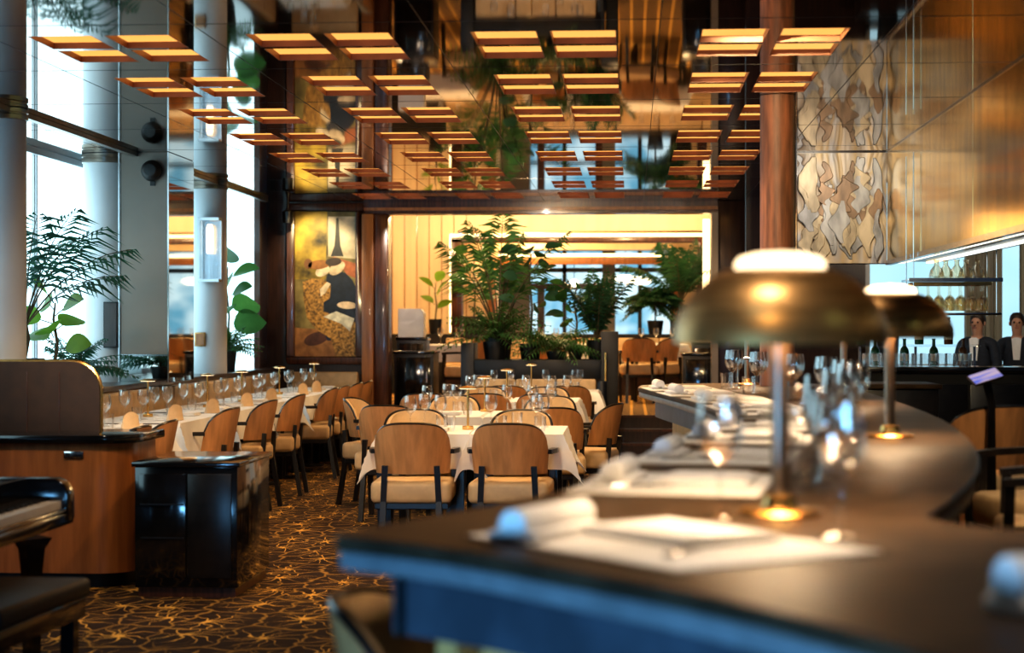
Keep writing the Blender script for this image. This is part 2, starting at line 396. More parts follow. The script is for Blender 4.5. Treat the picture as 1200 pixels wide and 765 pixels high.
# dado and ledge under the left windows
w = MB(); w.box(-4.6, -3.86, 6, 19.9, 0, .90); struct('trim_2', w, M['mahogany'], label='panelled window sill wall')
w = MB(); w.box(-4.55, -3.80, 6, 19.9, .90, .95); struct('trim_3', w, M['mahogany_dark'], label='dark window ledge', bevel=.01)
w = MB(); w.box(-3.90, -3.85, 6, 19.28, ZC-.035, ZC-.002); struct('trim_4', w, M['nickel'], label='metal curtain track along the ceiling')
# windows (bright daylight glass with slim frames) between the columns
cols_y = [(8.6, -3.975), (11.3, -3.975), (14.32, -4.165), (17.05, -3.975)]
wn = 0
for a, b in ((5.9, 8.6), (8.6, 11.3), (11.3, 13.75), (13.75, 17.05), (17.05, 19.3)):
    wn += 1
    m = MB(); m.box(-4.58, -4.56, a, b, .95, ZC)
    if wn == 5: m.box(-4.56, -4.0, 19.24, 19.26, .95, ZC)  # glowing pane added across the far end for the bright curtain there
    pane = struct('window_%d' % wn, m, M['window_day'])
    m = MB()
    for y in (a+.03, b-.03): m.box(-4.56, -4.54, y-.012, y+.012, .95, ZC)
    for z in (.98, ZC-.03): m.box(-4.56, -4.51, a, b, z-.025, z+.025)
    m.build('window_frame', M['column_white'], pane)
# sheer curtains
def curtain(x0, y0, x1, y1, z0, z1, amp, waves, n=90, th=.004):
    d = Vector((x1-x0, y1-y0)); nn = Vector((-d.y, d.x)).normalized()
    ph = [random.uniform(0, 6) for _ in range(3)]
    def q(u, v, o):
        a = amp*(math.sin(u*waves*2*PI+ph[0]) + .4*math.sin(u*waves*3.7*PI+ph[1])) * (.75+.25*(1-v)) + o
        return (x0+d.x*u+nn.x*a, y0+d.y*u+nn.y*a, z0+(z1-z0)*v)
    m = MB(); m.shell(lambda u, v: q(u, v, 0), lambda u, v: q(u, v, th), n, 6); return m
for k, (a, b) in enumerate(((9.0, 10.6), (11.9, 12.9), (14.7, 15.6), (17.5, 18.4))):
    tag(curtain(-4.42, a, -4.42, b, .97, 2.72, .02, int((b-a)*7)).build('sheer_curtain', M['sheer']),
        'white sheer curtain at the %s window from the front' % ORD[k], 'curtain')
# white columns with metal ring at the ceiling
for k, (y, cxx) in enumerate(cols_y):
    m = MB(); m.lathe([(.175, .95), (.175, ZC-.001)], 36, (cxx, y, 0)); c = struct('column', m, M['column_white'], label='round white window column, %s from the front' % ORD[k])
    m = MB(); m.lathe([(.176, ZC-.075), (.186, ZC-.07), (.186, ZC-.045), (.178, ZC-.04), (.178, ZC-.03), (.186, ZC-.026), (.186, ZC-.004), (.176, ZC-.002)], 36, (cxx, y, 0), cap=False)
    m.build('collar_ring', M['nickel'], c)
# taupe pilaster with mirrored sides
p = MB(); p.box(-3.985, -3.615, 14.12, 14.95, 1.17, ZC-.002); pil = struct('trim_5', p, M['panel_grey'], label='taupe panelled pilaster with a mirrored side')
m = MB(); m.box(-3.985, -3.62, 14.115, 14.95, .951, 1.155); m.build('mirror_panel', M['mirror'], pil)
m = MB(); m.box(-3.614, -3.606, 14.125, 14.945, .951, ZC-.004); m.build('mirror_panel', M['mirror'], pil)
m = MB(); m.box(-4.0, -3.605, 14.10, 14.12, 1.155, 1.170)
for x in (-3.998, -3.608): m.box(x-.006, x+.006, 14.108, 14.12, .951, ZC-.004)
m.build('metal_edge', M['chrome'], pil)
# wall speaker on the pilaster
sp = T('wall_speaker', 'small round black wall speaker on the taupe pilaster beside the windows', 'speaker', (-3.73, 14.12, 2.60), 0)
m = MB(); m.xf = Matrix.Rotation(PI/2, 4, 'X'); m.lathe([(.0, .10), (.05, .098), (.075, .075), (.083, .04), (.075, .012), (.05, .0), (.0, .0)], 24, cap=False); m.build('speaker_body', M['black_matte'], sp)
m = MB(); m.xf = Matrix.Rotation(PI/2, 4, 'X'); m.lathe([(.0, .104), (.045, .102), (.05, .096)], 24, cap=False); m.build('speaker_grille', M['chair_dark'], sp)
m = MB(); m.box(-.02, .02, -.012, .0, -.115, .03); m.build('bracket', M['chair_dark'], sp)

# framed plate for a column reflection beside first windows, small switch plate on nearest column, lantern reflection built as a sconce
def plate(name, label, cat, loc, w, h, m1, m2):
    t = T(name, label, cat, loc)
    a = MB(); a.box(-w/2, w/2, -.015, 0, -h/2, h/2); a.build('frame', m1, t, bevel=.003)
    b = MB(); b.box(-w/2+.012, w/2-.012, -.018, -.014, -h/2+.012, h/2-.012); b.build('face', m2, t)
    return t
sconce = T('reflected_sconce', 'glass block sconce built for the lantern reflection on the white column', 'wall lamp', (-3.90, 16.868, 2.10))
sconce.scale = (1.75, 1.2, 1.7)
m = MB(); m.box(-.05, .05, -.11, -.02, -.16, .16); m.build('glass_shade', M['pane'], sconce, bevel=.006)
m = MB(); m.lathe([(.016, -.02), (.02, 0), (.02, .12), (.012, .14)], 14, (0, -.065, 0)); m.build('candle_bulb', M['lamp_glow'], sconce)
m = MB(); m.box(-.055, .055, -.02, .0, -.17, .17); m.box(-.055, .055, -.115, -.01, -.175, -.16); m.box(-.055, .055, -.115, -.01, .16, .175); m.build('backplate', M['chrome'], sconce)
plate('reflection_plate', 'dark framed plate built for a reflection on the column left of the taupe pilaster', 'plaque', (-4.06, 14.11, 1.40), .115, .36, M['black_matte'], M['mahogany_dark'])
plate('switch_plate', 'slim brass switch plate on the nearest white column', 'switch plate', (-3.93, 11.37, 1.86), .035, .11, M['column_white'], M['brass_dark'])
plate('amber_plaque', 'small amber square plaque on the column by the fern', 'plaque', (-4.01, 16.87, 1.27), .10, .13, M['brass_dark'], M['honey'])

# ---------------------------------------------------------------- end wall
YE = 19.9
def ew(px): return px
w = MB(); w.box(-4.6, -2.93, YE, YE+.25, 0, ZC); w.box(-4.6, -3.99, 19.3, YE, .95, ZC); struct('wall_end', w, M['mahogany_dark'])
w = MB(); w.box(-3.99, -3.93, 19.22, 19.32, .95, ZC-.002); struct('trim_21', w, M['mahogany'], label='mahogany casing beside the last window')
w = MB(); w.box(-2.93, 2.4, YE, YE+.25, 2.62, ZC+.4); struct('trim_6', w, M['mahogany'], label='mahogany header over the wide opening')
w = MB(); w.box(-2.93, 2.4, YE-.03, YE, 2.655, 2.69); struct('trim_7', w, M['honey'], label='thin moulding on the header')
w = MB(); w.box(-2.93, -2.80, YE-.10, YE+.25, 0, 2.62); struct('trim_8', w, M['honey'], label='honey edged left jamb of the opening', bevel=.01)
w = MB(); w.box(-2.80, -2.64, YE-.06, YE+.25, 0, 2.62); struct('trim_9', w, M['mahogany'], label='mahogany left jamb of the opening', bevel=.02)
w = MB(); w.box(.93, 1.35, YE-.05, YE+.25, 0, 2.75); struct('trim_10', w, M['mahogany_dark'], label='dark right pier of the opening', bevel=.01)
w = MB(); w.box(.86, .93, YE-.1, YE+.2, 0, 2.62); struct('trim_11', w, M['panel_grey'], label='taupe edge strip of the right pier')
w = MB(); w.box(1.35, 2.0, YE, YE+.25, 0, 2.75); struct('wall_end_right', w, M['mahogany_dark'])
# painting: seated couple by a window, own simplified shapes
pt = T('framed_painting', 'tall painting of a seated embracing couple in a dark wooden frame on the end wall', 'painting', (-3.34, YE-.002, 1.86))
def fbox(x0, x1, z0, z1, y, m): 
    q = MB(); q.box(x0, x1, y, y+.006, z0, z1); return q
m = MB(); W2, H2, B = .42, .88, .085
m.box(-W2, W2, -.05, 0, H2-B, H2); m.box(-W2, W2, -.05, 0, -H2, -H2+B); m.box(-W2, -W2+B, -.05, 0, -H2+B, H2-B); m.box(W2-B, W2, -.05, 0, -H2+B, H2-B); m.build('frame', M['mahogany'], pt, bevel=.012)
def pshape(name, pts, col, depth, lab=None, var=.25, sc=14):
    q = MB(); n = len(pts); q.xf = Matrix(((1, 0, 0, 0), (0, 0, -1, 0), (0, 1, 0, 0), (0, 0, 0, 1)))
    q.prism([(x, z) for x, z in pts], depth, depth+.002); return q.build(name, flat('paint_'+name+str(depth), col, .5, var, sc), pt, lab)
X2, Z2 = W2-B, H2-B
pshape('canvas', [(-X2, -Z2), (X2, -Z2), (X2, Z2), (-X2, Z2)], (.26, .20, .07), .004, 'ochre ground', .5, 4)
def blob(cx, cz, rx, rz, rot=0, n=22, k=0):
    return [(cx+rx*math.cos(a)*math.cos(rot)-rz*math.sin(a)*math.sin(rot), cz+rx*math.cos(a)*math.sin(rot)+rz*math.sin(a)*math.cos(rot)) for a in [2*PI*i/n for i in range(n)]]
pshape('yellow_wall', [(-X2, .05), (.0, .05), (.02, Z2), (-X2, Z2)], (.62, .42, .05), .006, 'yellow painted wall', .6, 3)
pshape('pale_window', [(.03, .30), (X2, .27), (X2, Z2-.06), (.03, Z2-.06)], (.72, .60, .42), .007, 'pale painted window', .3, 5)
pshape('tower', [(.06, .30), (.20, .30), (.165, .42), (.15, .62), (.145, .72), (.12, .72), (.115, .62), (.10, .42)], (.03, .03, .03), .009, 'dark tower outline')
pshape('red_roofs', [(.08, .30), (X2, .22), (X2, .06), (.24, .10)], (.42, .13, .05), .008, 'red painted roofs')
pshape('floor_patch', [(-X2, -Z2), (X2, -Z2), (X2, -.52), (-X2, -.48)], (.36, .16, .05), .008, 'brown painted floor')
pshape('jacket', [(.02, .10), (.10, .14), (.22, .12), (.30, .04), (X2, -.04), (X2, -.44), (.20, -.36), (-.02, -.34), (-.02, -.14)], (.012, .018, .035), .010, 'dark jacket')
pshape('dress', [(-.25, .02), (-.16, .06), (-.02, .05), (.06, -.02), (.05, -.16), (-.02, -.20), (-.02, -.30), (.14, -.36), (X2, -.42), (X2, -Z2), (.12, -Z2), (.06, -.60), (-.10, -.50), (-.20, -.38), (-.24, -.18)], (.50, .26, .06), .012, 'patterned ochre dress', .5, 40)
pshape('lap_cloth', [(-.02, -.36), (.12, -.30), (.32, -.38), (.30, -.44), (.27, -.52), (.18, -.44)], (.78, .72, .58), .014, 'cream cloth on the lap')
pshape('hand', blob(.24, -.235, .11, .04, -.05), (.74, .55, .38), .015, 'pale hand')
pshape('arm', [(-.06, -.06), (.02, .02), (.06, .0), (.0, -.10), (-.05, -.14)], (.74, .58, .40), .0145, 'pale arm')
pshape('face', blob(-.03, .14, .085, .055, .5), (.76, .60, .42), .0135, 'pale face leaning right')
pshape('hair', blob(-.07, .21, .12, .05, .1), (.32, .13, .03), .0155, 'auburn hair')
pshape('hair_bun', blob(-.19, .22, .045, .055), (.22, .09, .03), .0155)
pshape('man_face', blob(.13, .17, .10, .06, .65), (.70, .52, .34), .0145, 'face of the second figure')
pshape('man_hair', blob(.09, .24, .09, .045, .1), (.05, .03, .02), .0160, 'dark hair')
pshape('chair_legs', [(-.06, -.42), (.06, -.40), (.10, -.62), (.02, -.62)], (.02, .025, .06), .0105, 'dark painted chair')
pshape('pot_leaves', blob(-.10, -.60, .14, .07, .3), (.10, .035, .02), .010, 'dark painted leaves')

# little track spot lamp over painting
tk = T('track_spotlight', 'small black ceiling spotlight at the left of the painting', 'spotlight', (-3.70, 19.6, ZC))
m = MB(); m.tube([(0, 0, 0), (0, 0, -.10)], .012); m.build('rod', M['chair_dark'], tk)
m = MB(); m.lathe([(.0, -.24), (.055, -.24), (.06, -.12), (.03, -.10), (0, -.10)], 18, cap=False); m.build('lamp_head', M['chair_dark'], tk)

# ---------------------------------------------------------------- banquettes on the left
def cushion_run(name, y0, y1, x0, x1, z0, z1, seg, label, axis='y'):
    t = T(name, label, 'banquette', (0, 0, 0))
    n = max(1, round((y1-y0)/seg)); d = (y1-y0)/n
    for i in range(n):
        a, b = y0+i*d+.004, y0+(i+1)*d-.004
        m = MB(); m.box(x0, x0+.10, a, b, z0+.46, z1) if axis == 'y' else m.box(a, b, x0, x0+.10, z0+.46, z1)
        m.build('back_cushion', M['cream'], t, bevel=.025, seg=3)
    m = MB(); m.box(x0+.10, x1, y0, y1, z0+.30, z0+.46) if axis == 'y' else m.box(y0, y1, x0-.45, x0, z0+.30, z0+.46)
    m.build('seat', M['cream'], t, bevel=.03, seg=3)
    m = MB(); m.box(x0, x1-.04, y0, y1, z0+.0, z0+.30) if axis == 'y' else m.box(y0, y1, x0-.40, x0+.10, z0, z0+.30)
    m.build('plinth', M['mahogany_dark'], t)
    return t
cushion_run('banquette', 9.9, 19.15, -3.84, -3.36, 0, .90, .62, 'long cream leather banquette under the left windows')
cushion_run('banquette', -3.70, -2.96, 19.76, 0, 0, .90, .6, 'cream leather corner banquette below the painting', 'x')

# ---------------------------------------------------------------- chair
def make_chair(name='dining_chair', seat_z=.47, back0=.53, top=.82, arm_z=.645):
    t = T(name, '', 'chair'); up = seat_z-.47
    m = MB(); m.box(-.235, .235, -.21, .25, seat_z-.11, seat_z+.02); m.build('seat', M['cream'], t, 'thick cream leather seat', bevel=.032, seg=3)
    m = MB(); m.box(-.215, .215, -.19, .23, seat_z-.145, seat_z-.105); m.build('seat_frame', M['chair_dark'], t, bevel=.005, seg=1)
    A = R(72); Rr = .237
    def zt(s): return back0 + (top-back0)*(.40+.60*(max(0, 1-abs(s)**3.0))**.5)
    def srf(off):
        def g(u, v):
            s = 2*u-1; a = s*A; r = Rr+off; z = back0+(zt(s)-back0)*v
            wv = 1-.05*(1-v)
            return (r*math.sin(a)*1.0*wv, -r*math.cos(a)*.92-(z-back0)*.20+.0, z)
        return g
    m = MB(); m.shell(srf(0), srf(-.016), 24, 8); m.build('backrest', M['chair_wood'], t, 'curved veneered back shell')
    m = MB(); m.shell(srf(-.017), srf(-.045), 22, 8); m.build('back_pad', M['cream'], t, 'cream leather inner pad')
    pts = [srf(-.012)(i/24, 1) for i in range(25)]
    m = MB(); m.tube([(x, y, z+.004) for x, y, z in pts], .0095, 6); m.build('back_edge', M['chair_dark'], t, 'black edge strip around the back')
    for sx in (-1, 1):
        m = MB(); m.bar((sx*.15, -.215, back0+.05), (sx*.16, -.20, seat_z-.1), .034, .030); m.bar((sx*.16, -.20, seat_z-.1), (sx*.17, -.26, 0), .034, .034); m.build('leg', M['chair_dark'], t)
        m = MB(); m.bar((sx*.225, .205, arm_z), (sx*.215, .235, 0), .034, .034); m.build('leg', M['chair_dark'], t)
        m = MB(); P = [(sx*.222, -.10, arm_z+.012), (sx*.245, .02, arm_z+.012), (sx*.243, .14, arm_z+.008), (sx*.228, .225, arm_z)]
        for i in range(3): m.bar(P[i], P[i+1], .042, .026)
        m.build('armrest', M['chair_dark'], t)
    if seat_z > .6:
        m = MB(); z = .28
        for a, b in (((-.20, .22, z), (.20, .22, z)), ((-.17, -.23, z), (.17, -.23, z)), ((-.2, .22, z), (-.17, -.23, z)), ((.2, .22, z), (.17, -.23, z))): m.bar(a, b, .025, .025)
        m.build('footrest', M['chair_dark'], t)
    return t
chair = Proto(make_chair())
# window row: backs towards the room
for k, y in enumerate((10.15, 10.75, 12.5, 13.85, 15.05, 16.75, 17.45, 18.35, 19.0)):
    chair.at((-2.97, y, 0), PI/2+R(random.uniform(-5, 5)), 'wood-backed armchair, %s from the front along the window tables' % ORD[k], 'armchairs along the window tables')
def C(x, y, rz, lab): chair.at((x, y, 0), rz, lab, 'armchairs around the middle tables')
C(-1.275, 10.72, R(2), 'wood-backed armchair at the front table, left of the two nearest backs')
C(-.70, 10.72, R(-2), 'wood-backed armchair at the front table, right of the two nearest backs')
C(-1.42, 12.03, PI+R(6), 'armchair facing the camera behind the front table, left one')
C(-.74, 12.0, PI-R(6), 'armchair facing the camera behind the front table, right one')
C(-1.72, 13.15, R(-6), 'brown-backed armchair left at the second table row')
C(-.56, 12.85, R(4), 'brown-backed armchair right at the second table row')
C(-.33, 13.45, PI/2-R(14), 'armchair in side view at the right end of the second table row')
C(-1.98, 14.25, -PI/2-R(14), 'armchair in side view at the left end of the second table row')
C(-1.42, 14.62, PI+R(4), 'armchair facing the camera behind the second table row, left one')
C(-.66, 14.55, PI-R(4), 'armchair facing the camera behind the second table row, right one')
C(-1.74, 15.5, R(3), 'brown-backed armchair at the third table row, left one')
C(-1.22, 15.55, R(-3), 'brown-backed armchair at the third table row, middle one')
C(-.76, 15.5, R(3), 'brown-backed armchair at the third table row, right one')
C(-1.36, 16.85, PI, 'armchair facing the camera behind the third table row, left one')
C(-.78, 16.85, PI, 'armchair facing the camera behind the third table row, right one')
C(-1.2, 17.65, 0, 'brown-backed armchair at the last table row by the planter, left one')
C(-.60, 17.65, 0, 'brown-backed armchair at the last table row by the planter, right one')

# ---------------------------------------------------------------- tables with cloths
def cloth_mb(w, d, drop, nx=36, ny=36, seed=0):
    rnd = random.Random(seed); ph = [rnd.uniform(0, 6) for _ in range(4)]
    Wt, Dt = w/2+drop, d/2+drop
    def fn(u, v, o=0):
        x = (2*u-1)*Wt; y = (2*v-1)*Dt; ex = max(0, abs(x)-w/2); ey = max(0, abs(y)-d/2)
        sx = 1 if x > 0 else -1; sy = 1 if y > 0 else -1
        if ex == 0 and ey == 0: return (x, y, o)
        h = math.hypot(ex, ey); mn = min(ex, ey); 
        rip = .014*math.sin(9*(x+y)+ph[0])*min(1, h/drop) + .008*math.sin(21*(x-y)+ph[1])*min(1, h/drop)
        X = min(abs(x), w/2) + (.10*ex + .42*mn + rip if ex > 0 else 0) + (.0 if ey == 0 else 0)
        Y = min(abs(y), d/2) + (.10*ey + .42*mn + rip if ey > 0 else 0)
        return (sx*X, sy*Y, -h*.97+o)
    m = MB(); m.shell(lambda u, v: fn(u, v, 0), lambda u, v: fn(u, v, .004), nx, ny); return m
cloths = {}
def table(x, y, w, d, label_t, label_c, grp, drop=.22, zf=0, rz=0, pedestal=False):
    t = T('dining_table', label_t, 'table', (x, y, zf), rz, grp)
    m = MB(); m.box(-w/2+.01, w/2-.01, -d/2+.01, d/2-.01, .715, .745); m.build('tabletop', M['mahogany_dark'], t)
    if pedestal:
        for sy in (-1, 1):
            m = MB(); m.lathe([(.026, .02), (.026, .715)], 14, (.10, sy*d*.3, 0)); m.build('pedestal', M['chair_dark'], t)
            m = MB(); m.lathe([(0, 0), (.13, 0), (.13, .012), (.03, .022), (0, .022)], 20, (.10, sy*d*.3, 0), cap=False); m.build('foot_plate', M['chair_dark'], t)
    for sx in () if pedestal else (-1, 1):
        for sy in (-1, 1):
            m = MB(); m.bar((sx*(w/2-.06), sy*(d/2-.06), .715), (sx*(w/2-.06), sy*(d/2-.06), 0), .045, .045); m.build('leg', M['chair_dark'], t)
    key = (w, d, drop)
    o = cloth_mb(w, d, drop, seed=hash((x, y)) % 99).build('tablecloth', M['cloth']); o.location = (x, y, zf+.7475); o.rotation_euler = (0, 0, rz)
    tag(o, label_c, 'tablecloth', 'white tablecloths')
WT = [(-3.30, 11.0), (-3.30, 12.55), (-3.30, 14.1), (-3.30, 15.6), (-3.30, 17.1), (-3.30, 18.55)]
for k, (x, y) in enumerate(WT):
    table(x, y, .66, 1.28, 'white clothed table along the window banquette, %s from the front' % ORD[k], 'white tablecloth on the %s window table from the front' % ORD[k], 'window tables', pedestal=True)
MT = [(-1.24, 11.3, .555, .82), (-.68, 11.3, .555, .82), (-1.36, 13.40, .60, .82), (-.75, 13.40, .60, .82), (-1.36, 16.1, .60, .8), (-.75, 16.1, .60, .8), (-1.24, 18.35, .60, .75), (-.62, 18.35, .60, .75)]
rown = ['front middle', 'second middle', 'third middle', 'last middle']
for k, (x, y, w, d) in enumerate(MT):
    table(x, y, w, d, '%s table in the %s row' % (('left', 'right')[k % 2], rown[k//2]), 'white tablecloth on the %s table of the %s row' % (('left', 'right')[k % 2], rown[k//2]), 'middle tables')

# cordless table lamps
ZT = .7525
def make_tlamp():
    t = T('table_lamp', '', 'lamp')
    m = MB(); m.lathe([(.0, 0), (.035, 0), (.035, .018), (.03, .022), (0, .022)], 20, cap=False); m.build('base', M['brass'], t)
    m = MB(); m.lathe([(.0075, .02), (.0075, .25)], 12); m.build('stem', M['brass'], t)
    m = MB(); m.lathe([(.0, .268), (.03, .266), (.058, .256), (.058, .251), (0, .251)], 24, cap=False); s = m.build('lamp_shade', M['brass'], t)
    m = MB(); m.lathe([(.0, .2505), (.05, .2505), (.05, .2485), (0, .2485)], 20, cap=False); m.build('light_disc', M['lamp_glow'], t, 'glowing underside of the shade')
    return t
tl = Proto(make_tlamp())
for k, (x, y) in enumerate(((-3.34, 11.25), (-3.38, 12.66), (-3.33, 14.25), (-3.28, 15.3), (-3.30, 17.05), (-3.30, 18.95))):
    tl.at((x, y, ZT), 0, 'slim brass cordless lamp on the %s window table from the front' % ORD[k], 'slim brass table lamps')
for k, (x, y) in enumerate(((-1.0, 11.2), (-1.09, 13.62), (-1.09, 16.05), (-1.0, 18.35))):
    tl.at((x, y, ZT), 0, 'slim brass cordless lamp on the %s row of tables' % rown[k], 'slim brass table lamps')

# glasses
def make_glass(prof, name, label='', m='glass', n=18):
    o = MB().lathe(prof, n, cap=False).build(name, M[m]); tag(o, label, 'glass'); return o
WINE = [(.0, 0), (.034, .001), (.030, .004), (.006, .010), (.0045, .05), (.0045, .085), (.012, .095), (.030, .112), (.040, .140), (.0405, .165), (.034, .205), (.0328, .205), (.039, .165), (.0385, .142), (.028, .115), (.0, .100)]
TUMB = [(.0, 0), (.030, 0), (.034, .02), (.037, .09), (.0355, .09), (.032, .02), (.028, .010), (.0, .010)]
FLUTE = [(.0, 0), (.030, .001), (.027, .004), (.005, .010), (.0042, .05), (.0042, .07), (.010, .08), (.024, .10), (.031, .135), (.030, .18), (.027, .195), (.0258, .195), (.029, .18), (.030, .135), (.022, .102), (0, .085)]
pw = Proto(make_glass(WINE, 'wine_glass')); pt_ = Proto(make_glass(TUMB, 'water_tumbler'))
for k, (x, y) in enumerate(WT):
    L_ = 'stemmed wine glass on the %s window table, ' % ORD[k]
    for q, (dx, dy) in enumerate(((-.10, -.36), (.0, -.28), (-.10, .30), (.0, .38))):
        pw.at((x+dx+random.uniform(-.02, .02), y+dy, ZT), 0, L_+('front outer', 'front inner', 'back inner', 'back outer')[q]+' one', 'wine glasses on the window tables')
    for q, (dx, dy) in enumerate(((-.02, -.40), (.06, .20))):
        pt_.at((x+dx, y+dy, ZT), 0, 'short water tumbler at the %s end of the %s window table' % (('front', 'back')[q], ORD[k]), 'tumblers on the window tables')
mid_g = [(-1.36, -.10, 'w'), (-1.10, -.26, 't'), (-1.22, .10, 'w'), (-1.18, -.10, 't'), (-.86, .14, 'w'), (-.62, .02, 'w'), (-.52, .20, 'w'), (-.78, -.22, 't'), (-.57, -.25, 't'), (-1.28, .26, 'w'), (-.72, .26, 't')]
for r, (cy, off) in enumerate(((11.3, 0), (13.4, -.09), (16.1, -.09), (18.35, .03))):
    for q, (x, dy, k) in enumerate(mid_g):
        (pw if k == 'w' else pt_).at((x+off+random.uniform(-.04, .04), cy+dy, ZT), 0,
            '%s, %s glass from the left on the %s tables' % (('stemmed wine glass' if k == 'w' else 'short water tumbler'), ORD[sorted(range(len(mid_g)), key=lambda i: mid_g[i][0]).index(q)], rown[r]), 'glasses on the middle tables')
# napkins
m = MB(); m.box(-.10, .10, -.065, .065, 0, .012); m.box(-.095, .10, -.06, .065, .012, .022)
nk = m.build('folded_napkin', M['napkin'], bevel=.005); tag(nk, '', 'napkin'); nk = Proto(nk)
for k, (x, y) in enumerate(WT):
    for q, dy in enumerate((-.30, .32)): nk.at((x+.16, y+dy, ZT), PI/2, 'white folded napkin at the %s seat of the %s window table' % (('front', 'back')[q], ORD[k]), 'white folded napkins')
for k, (x, y, w, d) in enumerate(MT):
    nk.at((x+.04, y-d/2+.09, ZT), 0, 'white folded napkin at the near edge of the %s table in the %s row' % (('left', 'right')[k % 2], rown[k//2]), 'white folded napkins')
def tent(u, v):
    s = 2*u-1; return (s*.075*(1-.15*v), .045*(1-v)*math.cos(s*1.2), .11*v*(1-.25*s*s))
m = MB(); m.shell(lambda u, v: tent(u, v), lambda u, v: (tent(u, v)[0]*.95, tent(u, v)[1]*-.6+.004, tent(u, v)[2]), 12, 5)
ck = m.build('standing_napkin', M['cream_napkin']); tag(ck, '', 'napkin'); ck = Proto(ck)
for k, y in enumerate((10.95, 12.05, 13.15, 14.35, 15.35, 16.85, 17.6)):
    ck.at((-3.06, y+.12, ZT), R(60), 'cream napkin standing folded at the table edge, %s along the window tables' % ORD[k], 'cream standing napkins')

# ---------------------------------------------------------------- plants
def palm_mb(n, L, rise, droop, leaf, seed, el=(.6, 1.3), width=.012, nl=16, stem_r=.006, bare=.18):
    rnd = random.Random(seed); m = MB(); st = MB()
    for i in range(n):
        az = 2*PI*i/n*1.0+rnd.uniform(-.4, .4); l = L*rnd.uniform(.75, 1.1); e = rnd.uniform(*el)
        P = []
        for k in range(nl+1):
            t = k/nl; hd = l*math.cos(e)*t*(1+.2*t); z = l*math.sin(e)*t*rise-droop*l*t*t*(1.1-.5*math.sin(e))
            P.append(Vector((hd*math.cos(az), hd*math.sin(az), z)))
        st.tube([tuple(p) for p in P[::2]], [stem_r*(1-.8*k/len(P[::2])) for k in range(len(P[::2]))], 5)
        for k in range(max(2, int(bare*nl)), nl+1):
            t = k/nl; tt = (t-bare)/(1-bare); d = (P[k]-P[k-1]).normalized(); side = d.cross(Vector((0, 0, 1))).normalized()
            ll = leaf*(max(.02, math.sin(PI*min(1, max(0, .20+.76*tt))))**.7)*rnd.uniform(.8, 1.15)
            for s in (-1, 1):
                dr = (side*s*1.0+d*.75+Vector((0, 0, -.15-.35*rnd.random()))).normalized()
                wv = d.cross(dr).cross(dr).normalized()*width
                a = P[k]; md = a+dr*ll*.45+Vector((0, 0, .01)); tip = a+dr*ll+Vector((0, 0, -.25*ll))
                m.add([tuple(a), tuple(md+wv), tuple(tip), tuple(md-wv)], [(0, 1, 2, 3)])
    return m, st
def leaf_mb(m, base, dirv, length, width, fold=.15, droop=.25, roll=0):
    d = Vector(dirv).normalized(); side = d.cross(Vector((0, 0, 1))).normalized(); up = side.cross(d)
    side, up = side*math.cos(roll)+up*math.sin(roll), up*math.cos(roll)-side*math.sin(roll)
    n = 7; v = []; f = []
    for i in range(n+1):
        t = i/n; w = width*math.sin(PI*min(1, .04+t*.95))**.75*(1.1-.3*t)
        c = Vector(base)+d*length*t+Vector((0, 0, -droop*length*t*t))
        v += [tuple(c-side*w+up*w*fold), tuple(c), tuple(c+side*w+up*w*fold)]
    for i in range(n):
        for j in (0, 1): f.append((i*3+j, i*3+j+1, i*3+j+4, i*3+j+3))
    m.add(v, f)
def broad_mb(h, n, ll, lw, seed, spread=.12, up=.3):
    rnd = random.Random(seed); m = MB(); st = MB()
    pts = [(0, 0, 0), (.02, .01, h*.4), (-.01, .02, h*.75), (.01, 0, h)]
    st.tube(pts, [.014, .012, .009, .006], 6)
    for i in range(n):
        t = .25+.75*i/(n-1); az = i*2.4+rnd.uniform(-.4, .4); z = h*t
        d = (math.cos(az), math.sin(az), up+.5*t*rnd.random())
        b = Vector((0, 0, z)); q = b+Vector(d).normalized()*spread; st.tube([tuple(b), tuple(q)], .004, 5)
        leaf_mb(m, q, d, ll*rnd.uniform(.75, 1.1), lw*rnd.uniform(.8, 1.1), roll=rnd.uniform(.4, 1.2)*rnd.choice((-1, 1)))
    return m, st
def pot_mb(r, h): return MB().lathe([(0, 0), (r*.78, 0), (r*.82, .02), (r, h-.02), (r, h), (r-.02, h), (r-.025, h-.03), (0, h-.03)], 24, cap=False)
def plant(name, label, loc, fol, stm, pr=.15, ph=.25, mat_='leaf', fz=None, square=False, rz=0):
    t = T(name, label, 'plant', loc, rz)
    if ph:
        (MB().box(-pr, pr, -pr, pr, 0, ph) if square else pot_mb(pr, ph)).build('pot', M['pot'], t)
    z = ph if fz is None else fz
    o = fol.build('foliage', M[mat_], t); o.location.z = z
    o = stm.build('stems', M['stem'], t); o.location.z = z
    return t
# window plants
a, b = palm_mb(15, 1.2, 1.0, .55, .34, 1, (.8, 1.45), .011, 20, .007, .3)
for g_ in (a, b): g_.v = [(x if x > -.36 else -.36+(x+.36)*.06, y if y > -.42 else -.42+(y+.42)*.06, z) for x, y, z in g_.v]
trunk = MB().tube([(0, 0, 0), (.02, .02, .15), (0, .0, .3)], .02, 8)
t = plant('potted_palm', 'tall dark palm in front of the first visible window on the left', (-4.08, 12.10, .95), a, b, .14, .22, 'leaf_teal', .42)
o = trunk.build('trunk', M['stem'], t); o.location.z = .2
a, b = broad_mb(.46, 8, .24, .10, 3, .1)
plant('broad_leaf_plant', 'broad-leaved green plant on the window ledge below the palm', (-4.0, 12.5, .95), a, b, .09, .14, 'leaf_bright')
a, b = palm_mb(34, .44, 1, .5, .10, 4, (.35, 1.2), .009, 12, .004)
plant('potted_fern', 'spiky fern on the window ledge beside the booth back', (-3.98, 12.9, .95), a, b, .09, .10, 'leaf_teal')
